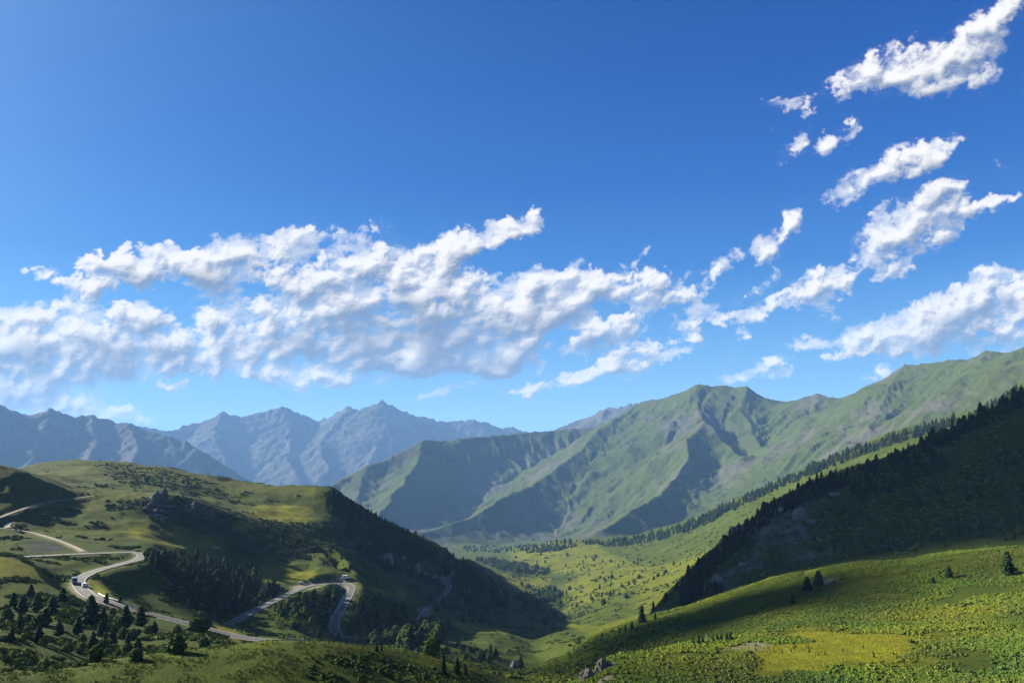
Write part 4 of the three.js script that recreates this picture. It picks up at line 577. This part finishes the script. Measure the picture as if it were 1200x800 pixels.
// valley and far slope
stand('distant tree in the sunlit valley', 'distant trees in the sunlit valley', [[560, 660], [640, 648], [720, 652], [800, 660], [770, 690], [690, 716], [640, 738], [600, 720]], 170, ['broadleaf_tree', 'fir_tree', 'pine_tree'], 4, 9, 6, 800);
stand('distant tree in the wood at the valley mouth', 'distant trees at the valley mouth', [[556, 656], [575, 655], [645, 668], [640, 674], [590, 670]], 200, ['broadleaf_tree', 'fir_tree'], 6, 12, 5, 800);
stand('distant conifer along the far sunlit shoulder', 'distant conifers along the far shoulder', [[690, 637], [750, 629], [800, 616], [850, 593], [900, 571], [950, 548], [1000, 528], [1060, 508], [1120, 492], [1125, 498], [1060, 517], [1000, 538], [930, 566], [880, 588], [830, 614], [780, 632], [720, 642]], 620, ['fir_tree', 'fir_tree', 'pine_tree'], 8, 15, 5, 1000);
stand('distant conifer on the steep shoulder above the ridge', 'distant conifers on the steep shoulder', [[1130, 492], [1200, 452], [1200, 468], [1150, 500]], 130, ['fir_tree'], 7, 12, 4, 900);
stand('distant tree at the foot of the pointed mountain', 'distant trees at the foot of the mountain', [[540, 640], [600, 636], [700, 634], [690, 640], [600, 648], [550, 648]], 160, ['broadleaf_tree', 'fir_tree'], 7, 13, 8, 1500);
stand('distant tree in a row on the valley rim', 'distant trees in a row on the valley rim', [[615, 648], [640, 643], [660, 641], [658, 645], [630, 648]], 60, ['fir_tree', 'broadleaf_tree'], 7, 12, 4, 800);
stand('distant conifer in the clump shading the valley floor', 'distant conifers in a clump on the valley floor', [[605, 702], [640, 690], [664, 696], [650, 706], [622, 712]], 70, ['fir_tree', 'pine_tree', 'broadleaf_tree'], 7, 13, 4, 800);
{
  const LIMIT = { pine_tree: 190, fir_tree: 110, broadleaf_tree: 150, bare_tree: 10 }, rest = {};
  TREES.sort((a, b) => b.seen - a.seen);
  const used = {};
  for (const t of TREES) {
    used[t.kind] = (used[t.kind] ?? 0) + 1; const v = Math.floor(dice() * SHAPES[t.kind].length), tint = Math.floor(dice() * CROWN[t.kind].length), y = groundAt(t.x, t.z) - 0.1, wide = 0.85 + 0.4 * dice(), turn = dice() * 6.28;
    if (used[t.kind] > LIMIT[t.kind]) { (rest[t.kind + '|' + v] ??= []).push([t.x, y, t.z, t.h, wide, turn, tint]); continue; }
    const o = thing(t.kind, t.stand.label, t.kind === 'fir_tree' ? 'fir tree' : t.kind === 'pine_tree' ? 'pine tree' : 'tree', t.stand.group), s = SHAPES[t.kind][v];
    part(o, 'trunk', s.trunk, t.kind === 'bare_tree' ? DEADWOOD : BARK); part(o, 'crown', s.crown, CROWN[t.kind][tint]);
    o.position.set(t.x, y, t.z); o.scale.set(t.h * wide, t.h, t.h * wide); o.rotation.y = turn; scene.add(o);
  }
  const q = new THREE.Object3D(), tone = new THREE.Color();
  for (const [key, list] of Object.entries(rest)) {
    const [kind, v] = key.split('|'), m = named(new THREE.InstancedMesh(SHAPES[kind][v].crown, CROWN[kind][0], list.length), kind === 'broadleaf_tree' ? 'broadleaf_wood' : 'conifer_wood');
    list.forEach(([x, y, z, h, w, turn], i) => { q.position.set(x, y - 0.05 * h, z); q.scale.set(h * w, h, h * w); q.rotation.set(0, turn, 0); q.updateMatrix(); m.setMatrixAt(i, q.matrix); const k = 0.8 + 0.5 * dice(); m.setColorAt(i, tone.setRGB(k, k, k)); });
    m.userData = { kind: 'stuff', label: 'distant small trees that merge into woods', category: 'wood' }; m.castShadow = m.receiveShadow = true; scene.add(m);
  }
}
// scrub: low rounded bushes, far too many to count
{
  const cluster = (seed) => { const r = rng(seed), pos = []; for (let k = 0; k < 9; k++) { const a = k * 2.4 + r(), d = 0.75 * Math.sqrt(k / 9), q = clump(r, 0.34 + 0.14 * r(), 0.85); for (let i = 0; i < q.length; i += 3) pos.push(q[i] + Math.cos(a) * d, q[i + 1] + 0.18 + 0.42 * (1 - d) + 0.1 * r(), q[i + 2] + Math.sin(a) * d); } const g = new THREE.BufferGeometry(); g.setAttribute('position', new THREE.Float32BufferAttribute(pos, 3)); g.computeVertexNormals(); return g; };
  const LUMPS = [cluster(5), cluster(6), cluster(7)], lists = [[], [], []], r = rng(99);
  const green = { scrub: [0.1, 0.13, 0.017], heath: [0.03, 0.048, 0.014], hill: [0.055, 0.08, 0.019] };
  const put = (x, z, size, c) => { const g = 0.9 + 0.2 * r(), y = groundAt(x, z); lists[Math.floor(r() * 3)].push([x, y - 0.1 * size, z, size, 0.75 + 0.5 * r(), r() * 6.28, c[0] * g * (0.92 + 0.5 * fbm(x / 25, z / 25 + 44, 2) + 0.12 * r()), c[1] * g, c[2] * g]); };
  const sow = (n, az0, az1, r0, r1, pick) => { for (let i = 0; i < n; i++) { const az = lerp(az0, az1, r()) * DEG, d = r0 * Math.pow(r1 / r0, Math.pow(r(), 0.8)), x = Math.sin(az) * d, z = -Math.cos(az) * d; if (onRoad(x, z, 1.5)) continue; pick(x, z, d); } };
  sow(260000, 2, 37, 100, 480, (x, z, d) => { const w = cover(x, z); if (r() < w.meadow * 1.35 || w.gravel > 0.4 || r() < w.rock * 0.6) return; const n = fbm(x / 16 + 7, z / 16, 3); if (n < -0.2 + 0.3 * r()) return; const t = clamp(0.5 + 1.8 * fbm(x / 40, z / 40 + 70, 2)); put(x, z, 0.24 + 0.62 * r() * r() * r() + 0.14 * t, [0, 1, 2].map((i) => lerp(green.hill[i], green.scrub[i], clamp(t * 1.1 + 0.35 * r() - 0.15)))); });
  sow(75000, -37, 12, 185, 480, (x, z, d) => { const w = cover(x, z); if (w.meadow > 0.4 || w.gravel > 0.4) return; const n = fbm(x / 22 + 7, z / 22, 3); if (w.heath < 0.5 ? n < 0.06 : n < -0.2) return; put(x, z, 0.4 + 1.0 * r() * r(), r() < 0.35 ? green.hill : r() < 0.75 ? green.scrub : green.heath); });
  sow(14000, -37, 2, 95, 190, (x, z, d) => { const w = cover(x, z), n = fbm(x / 14 + 7, z / 14, 3); if (w.heath < 0.35 || n < -0.12) return; put(x, z, 0.18 + 0.45 * r() * r(), r() < 0.6 ? green.hill : green.heath); });
  sow(90000, -37, 37, 480, 1250, (x, z, d) => { const w = cover(x, z); if (w.meadow > 0.4 || w.gravel > 0.4) return; const n = fbm(x / 30 + 7, z / 30, 3); if (w.heath < 0.3 ? n < 0.16 + 0.25 * w.dry : n < -0.15) return; put(x, z, 0.6 + 1.6 * r() * r(), x > 60 && d < 800 ? (r() < 0.6 ? green.scrub : green.hill) : r() < 0.4 ? green.hill : green.heath); });
  sow(16000, -6, 26, 1000, 2300, (x, z, d) => { if (fbm(x / 60 + 7, z / 60, 3) < 0.06) return; put(x, z, 1 + 2.4 * r() * r(), r() < 0.5 ? green.hill : green.heath); });
  const q = new THREE.Object3D(), tone = new THREE.Color(), mat = matte({});
  lists.forEach((list, k) => { const m = named(new THREE.InstancedMesh(LUMPS[k], mat, list.length), 'scrub'); list.forEach(([x, y, z, s, f, a, cr, cg, cb], i) => { q.position.set(x, y, z); q.scale.set(s, s * f, s); q.rotation.set(0, a, 0); q.updateMatrix(); m.setMatrixAt(i, q.matrix); m.setColorAt(i, tone.setRGB(cr, cg, cb)); }); m.userData = { kind: 'stuff', label: 'low green scrub covering the slopes', category: 'scrub' }; m.castShadow = m.receiveShadow = true; scene.add(m); });
}

// grass on the near hump and in the near meadow
{
  const r = rng(321), pos = []; for (let k = 0; k < 9; k++) { const a = r() * 6.28, d = 0.5 * Math.sqrt(r()), x = Math.cos(a) * d, z = Math.sin(a) * d, h = 0.6 + 0.5 * r(), lx = (r() - 0.5) * 0.7, lz = (r() - 0.5) * 0.7, wx = 0.07 * Math.cos(a + 1), wz = 0.07 * Math.sin(a + 1); pos.push(x - wx, -0.1, z - wz, x + wx, -0.1, z + wz, x + lx, h, z + lz); }
  const g = new THREE.BufferGeometry(); g.setAttribute('position', new THREE.Float32BufferAttribute(pos, 3)); g.computeVertexNormals();
  const list = [];
  for (let n = 0; n < 90000; n++) { const az = lerp(-37, 37, r()) * DEG, d = 90 * Math.pow(2.6, r()), x = Math.sin(az) * d, z = -Math.cos(az) * d, w = cover(x, z); if (az > 2 * DEG && w.meadow < 0.3) continue; if (fbm(x / 5, z / 5 + 11, 2) < -0.12 + 0.2 * r()) continue; list.push([x, z, 0.16 + 0.2 * r(), w.meadow]); }
  const m = named(new THREE.InstancedMesh(g, new THREE.MeshPhysicalMaterial({ roughness: 1, specularIntensity: 0.08, side: THREE.DoubleSide }), list.length), 'grass'), q = new THREE.Object3D(), c = new THREE.Color();
  list.forEach(([x, z, s, w], i) => { q.position.set(x, groundAt(x, z), z); q.scale.set(s * 1.5, s, s * 1.5); q.rotation.set(0, r() * 6.28, 0); q.updateMatrix(); m.setMatrixAt(i, q.matrix); const k = 0.75 + 0.6 * r(), t = r(); m.setColorAt(i, c.setRGB(k * lerp(lerp(0.06, 0.12, t), 0.23, w), k * lerp(lerp(0.095, 0.12, t), 0.235, w), k * 0.022)); });
  m.userData = { kind: 'stuff', label: 'short grass on the near hump and meadow', category: 'grass' }; m.castShadow = m.receiveShadow = true; scene.add(m);
}

// ---------------------------------------------------------------- an added cloud out of view, shaped to cast shade on the right-hand ridge
{
  const r = rng(808), puffs = [];
  for (let u = 730; u <= 1330; u += 30) for (let k = 0; k < 3; k++) {
    const crest = u < 830 ? lerp(745, 653, (u - 740) / 90) : u < 900 ? lerp(653, 594, (u - 830) / 70) : u < 1000 ? lerp(594, 549, (u - 900) / 100) : lerp(549, 459, (u - 1000) / 200), foot = u < 800 ? 722 : u < 900 ? lerp(716, 684, (u - 800) / 100) : lerp(684, 640, (u - 900) / 300);
    const p = landing(u, lerp(crest + 4, Math.max(foot - 14, crest + 6), (k + 0.3) / 3), 400, 760); if (!p) continue;
    const t = (820 - p.y) / SUN.y + 60 * (r() - 0.5), R = 34 + 16 * r(), g = new THREE.IcosahedronGeometry(R, 3), q = g.attributes.position;
    for (let i = 0; i < q.count; i++) { const n = 1 + 0.5 * fbm(q.getX(i) / R * 1.7 + u, q.getZ(i) / R * 1.7 + q.getY(i) / R * 2 + k * 9, 3); q.setXYZ(i, q.getX(i) * n, q.getY(i) * n * 0.85, q.getZ(i) * n); }
    g.translate(p.x + SUN.x * t, p.y + SUN.y * t, p.z + SUN.z * t); puffs.push(g);
  }
  for (let u = 640; u <= 980; u += 34) for (let k = 0; k < 2; k++) {   // smaller lumps added to break the sun along the near brow
    const brow = u < 700 ? lerp(782, 748, (u - 640) / 60) : u < 800 ? lerp(748, 714, (u - 700) / 100) : lerp(714, 664, (u - 800) / 200), p = landing(u, brow + 6 + 17 * k + 6 * r(), 150, 420); if (!p || r() < 0.15) continue;
    const t = (820 - p.y) / SUN.y + 40 * (r() - 0.5), R = 15 + 9 * r(), g = new THREE.IcosahedronGeometry(R, 3), q = g.attributes.position;
    for (let i = 0; i < q.count; i++) { const n = 1 + 0.6 * fbm(q.getX(i) / R * 1.7 + u, q.getZ(i) / R * 1.7 + q.getY(i) / R * 2 + k * 9, 3); q.setXYZ(i, q.getX(i) * n, q.getY(i) * n * 0.85, q.getZ(i) * n); }
    g.translate(p.x + SUN.x * t, p.y + SUN.y * t, p.z + SUN.z * t); puffs.push(g);
  }
  const g = mergeGeometries(puffs); g.computeVertexNormals();
  const m = named(new THREE.Mesh(g, matte({ color: new THREE.Color(0.85, 0.85, 0.85) })), 'cloud'); m.userData = { kind: 'stuff', label: 'unseen cloud added to shade the right-hand ridge', category: 'cloud' }; m.castShadow = m.receiveShadow = true; scene.add(m);
}

// ---------------------------------------------------------------- rocks
const STONE = [[0.2, 0.19, 0.175], [0.16, 0.155, 0.15], [0.36, 0.345, 0.32]].map(([r, g, b]) => matte({ color: new THREE.Color(r, g, b), map: grainTexture(55, 0.6) }));
function rockGeometry(seed, blocks, tall) {                       // a few jagged blocks leaning on one another
  const r = rng(seed), list = [];
  for (let b = 0; b < blocks; b++) {
    const g = new THREE.IcosahedronGeometry(1, 3), p = g.attributes.position, ox = r() * 90, s = 0.35 + 0.4 * r();
    for (let i = 0; i < p.count; i++) { const x = p.getX(i), y = p.getY(i), z = p.getZ(i), n = 0.75 + 0.5 * ridged(x * 1.1 + ox, z * 1.1 + y * 0.7, 3) + 0.3 * noise(x * 3 + ox, y * 3 + z * 2), q = Math.floor(n * 5) / 5 * 0.6 + n * 0.4; p.setXYZ(i, x * q * s, y * q * s * tall * (0.8 + 0.3 * b / blocks), z * q * s); }
    g.rotateZ((r() - 0.5) * 0.5); g.rotateX((r() - 0.5) * 0.5); g.translate((r() - 0.5) * 1.3, s * tall * 0.35, (r() - 0.5) * 1.0); list.push(g);
  }
  const g = mergeGeometries(list); g.computeVertexNormals(); return g;
}
const ROCKS = [1, 2, 3, 4].map((s) => rockGeometry(s * 17, 5, s === 4 ? 1.7 : 0.9));
function rock(u, v, size, shape, label, group, near = 80, tone = 0) {
  const p = landing(u, v, near); if (!p) return;
  const m = named(new THREE.Mesh(ROCKS[shape], STONE[tone]), 'rock_outcrop'); m.position.set(p.x, p.y - size * 0.12, p.z); m.scale.setScalar(size); m.rotation.y = dice() * 6.28; m.userData = { label, category: 'rock' }; if (group) m.userData.group = group; shadows(m); scene.add(m);
}
const crag = ['jagged dark crag on the grassy hillside', 'crags on the grassy hillside'], ledge = ['grey rock breaking through the shaded ridge', 'grey rocks on the shaded ridge'], cliff = ['pale rock in the dark wooded nose of the hill', 'pale rocks in the wooded nose'];
for (const [u, v, s, k] of [[170, 597, 3.6, 0], [176, 592, 4, 1], [182, 588, 4.6, 3], [188, 584, 5, 3], [193, 588, 4.4, 2], [182, 599, 3.6, 0], [198, 594, 3.6, 1], [190, 594, 3.4, 2], [224, 597, 3, 2], [230, 593, 3.4, 3], [237, 597, 3.2, 0], [245, 602, 3, 1]]) rock(u, v, s, k, ...crag, 400);
for (const [u, v, s, k] of [[906, 602, 4, 0], [918, 598, 4, 1], [926, 604, 3.5, 2], [939, 607, 4.5, 3], [892, 613, 4, 0], [898, 608, 3, 1], [884, 622, 3.5, 2], [912, 610, 3, 0], [950, 612, 3, 1], [930, 625, 2.5, 2], [945, 640, 2.5, 0], [960, 633, 2.5, 1], [895, 650, 3, 2], [885, 656, 3, 0], [872, 662, 3.2, 1], [862, 668, 3.2, 2], [852, 676, 3.4, 0], [842, 684, 3.6, 3], [833, 691, 3.4, 1], [965, 588, 3, 0], [978, 580, 3, 1], [1010, 620, 2.4, 2], [1036, 640, 2, 0], [862, 626, 4, 3], [850, 636, 4, 1], [780, 716, 4, 0], [772, 720, 3.4, 1]]) rock(u, v, s, k, ...ledge, 430, k === 1 || k === 3 ? 2 : 0);
for (const [u, v, s, k] of [[452, 660, 7, 3], [460, 663, 7, 0], [471, 655, 5, 1], [476, 666, 5, 2], [488, 668, 5, 3], [497, 672, 5, 1], [508, 676, 5, 0], [517, 682, 5, 3]]) rock(u, v, s, k, ...cliff, 500, 2);
for (const [u, v, s, k, l] of [[687, 797, 1.5, 3, 'blocky pale rock lowest on the sunny brow'], [696, 791, 1.8, 0, 'cracked pale rock in the middle of the sunny brow'], [705, 785, 1.5, 3, 'upright pale rock under the crest of the sunny brow'], [713, 780, 1.2, 1, 'small pale rock at the crest of the sunny brow']]) rock(u, v, s, k, l, undefined, 100, 0);
rock(606, 783, 3.4, 3, 'pale pointed boulder beside a dark tree', undefined, 200, 2); rock(252, 643, 4, 0, 'light rock at the tip of the grassy spur', undefined, 400, 2); rock(756, 724, 4, 1, 'white rock among firs at the ridge foot', undefined, 400, 2); rock(1178, 712, 1, 0, 'small grey rock low in the sunny scrub', undefined, 100);

// ---------------------------------------------------------------- vehicles
const GLASS = new THREE.MeshPhysicalMaterial({ color: new THREE.Color(0.02, 0.025, 0.03), roughness: 0.08 }), RUBBER = matte({ color: new THREE.Color(0.02, 0.02, 0.02) }), ALLOY = new THREE.MeshStandardMaterial({ color: new THREE.Color(0.5, 0.5, 0.52), roughness: 0.35, metalness: 0.8 });
const LAMP_CLEAR = new THREE.MeshPhysicalMaterial({ color: new THREE.Color(0.7, 0.72, 0.75), roughness: 0.1 }), LAMP_RED = new THREE.MeshPhysicalMaterial({ color: new THREE.Color(0.4, 0.02, 0.02), roughness: 0.2 });
const paintOf = (r, g, b) => new THREE.MeshPhysicalMaterial({ color: new THREE.Color(r, g, b), roughness: 0.4, clearcoat: 1, clearcoatRoughness: 0.08 });
function vehicle(name, label, category, tall, body) {             // nose along +x
  const t = thing(name, label, category), L = tall ? 5.4 : 4.3, Wd = tall ? 2.0 : 1.78, Hh = tall ? 2.5 : 1.48;
  const out = tall ? [[0, 0.35], [0, 1.9], [0.15, 2.4], [0.4, Hh], [4.0, Hh], [4.3, 2.4], [4.85, 1.35], [5.3, 1.15], [L, 0.8], [L - 0.05, 0.35]] : [[0, 0.35], [-0.02, 0.8], [0.1, 1.0], [0.55, 1.38], [1.0, Hh], [2.3, Hh], [2.6, 1.42], [3.25, 0.98], [4.1, 0.82], [L, 0.6], [L - 0.04, 0.32]];
  const s = new THREE.Shape(out.map(([x, y]) => new THREE.Vector2(x - L / 2, y)));
  const g = new THREE.ExtrudeGeometry(s, { depth: Wd - 0.16, bevelEnabled: true, bevelSize: 0.07, bevelThickness: 0.08, bevelSegments: 2 }); g.translate(0, 0, -(Wd - 0.16) / 2); part(t, 'body', g, body);
  const pane = (pts, z) => { const q = new THREE.Shape(pts.map(([x, y]) => new THREE.Vector2(x - L / 2, y))), e = new THREE.ExtrudeGeometry(q, { depth: 0.02, bevelEnabled: false }); e.translate(0, 0, z > 0 ? z : z - 0.02); part(t, 'side_window', e, GLASS); };
  for (const z of [Wd / 2 + 0.002, -Wd / 2 - 0.002]) { if (tall) { pane([[3.2, 1.45], [3.2, 2.2], [4.1, 2.2], [4.6, 1.45]], z); pane([[1.0, 1.5], [1.0, 2.15], [2.6, 2.15], [2.6, 1.5]], z); } else { pane([[0.75, 1.02], [1.05, 1.36], [1.75, 1.38], [1.75, 1.0]], z); pane([[1.82, 1.0], [1.82, 1.38], [2.35, 1.38], [2.95, 1.0]], z); } }
  const sheet = (x0, y0, x1, y1, name) => { const len = Math.hypot(x1 - x0, y1 - y0), b = new THREE.BoxGeometry(len, 0.03, Wd - 0.3); const m = part(t, name, b, GLASS); m.position.set((x0 + x1) / 2 - L / 2, (y0 + y1) / 2, 0); m.rotation.z = Math.atan2(y1 - y0, x1 - x0); };
  if (tall) { sheet(4.36, 2.4, 4.94, 1.42, 'windscreen'); sheet(-0.085, 1.45, -0.085, 1.95, 'rear_window'); } else { sheet(2.66, 1.47, 3.24, 1.07, 'windscreen'); sheet(0.1, 1.1, 0.5, 1.45, 'rear_window'); }
  for (const x of [L * 0.2, L * 0.8]) for (const z of [-1, 1]) { const w = new THREE.Group(); w.name = 'wheel'; w.position.set(x - L / 2, 0.34, z * (Wd / 2 - 0.08)); part(w, 'tyre', new THREE.CylinderGeometry(0.34, 0.34, 0.24, 18).rotateX(Math.PI / 2), RUBBER); part(w, 'rim', new THREE.CylinderGeometry(0.2, 0.2, 0.25, 12).rotateX(Math.PI / 2), ALLOY); t.add(w); }
  for (const z of [-1, 1]) { part(t, 'headlight', new THREE.BoxGeometry(0.08, 0.16, 0.32), LAMP_CLEAR).position.set(L / 2 + 0.05, tall ? 0.9 : 0.66, z * (Wd / 2 - 0.28)); part(t, 'tail_light', new THREE.BoxGeometry(0.06, 0.28, 0.16), LAMP_RED).position.set(-L / 2 - 0.07, tall ? 1.0 : 0.84, z * (Wd / 2 - 0.18)); }
  return t;
}
const WHITE_BODY = paintOf(0.75, 0.75, 0.74), DARK_BODY = paintOf(0.06, 0.065, 0.075), SILVER_BODY = paintOf(0.45, 0.46, 0.48);
function drive(o, road, u, v, r, side, back) { const i = nearest(road, u, v, r), p = road.points[i], q = road.points[i + 1], [sx, sz] = sideways(road.points, i), a = Math.atan2(-(q.z - p.z), q.x - p.x); o.position.set(p.x + sx * side, p.y + 0.06, p.z + sz * side); o.rotation.y = back ? a + Math.PI : a; o.scale.setScalar(1); scene.add(o); }
function park(o, u, v, turn, near = 80) { const p = landing(u, v, near); o.position.set(p.x, p.y + 0.03, p.z); o.rotation.y = turn; scene.add(o); }
drive(vehicle('van', 'dark van with pale roof on the road bend, beside a white car', 'van', true, DARK_BODY), ROADS[0], 92, 684, 398, 1.6, false);
drive(vehicle('car', 'white car on the road bend next to the dark van', 'car', false, WHITE_BODY), ROADS[0], 94, 688, 390, -1.6, true);
park(vehicle('van', 'white van parked at the outer end of the gravel lay-by', 'van', true, WHITE_BODY), 405, 678, 0.2, 450);
park(vehicle('car', 'silver car parked at the inner end of the gravel lay-by', 'car', false, SILVER_BODY), 353, 684, 0.3, 450);
park(vehicle('car', 'white car parked by the small lay-by in the shaded valley', 'car', false, WHITE_BODY), 499, 715, 0.8, 600);

renderer.render(scene, camera);
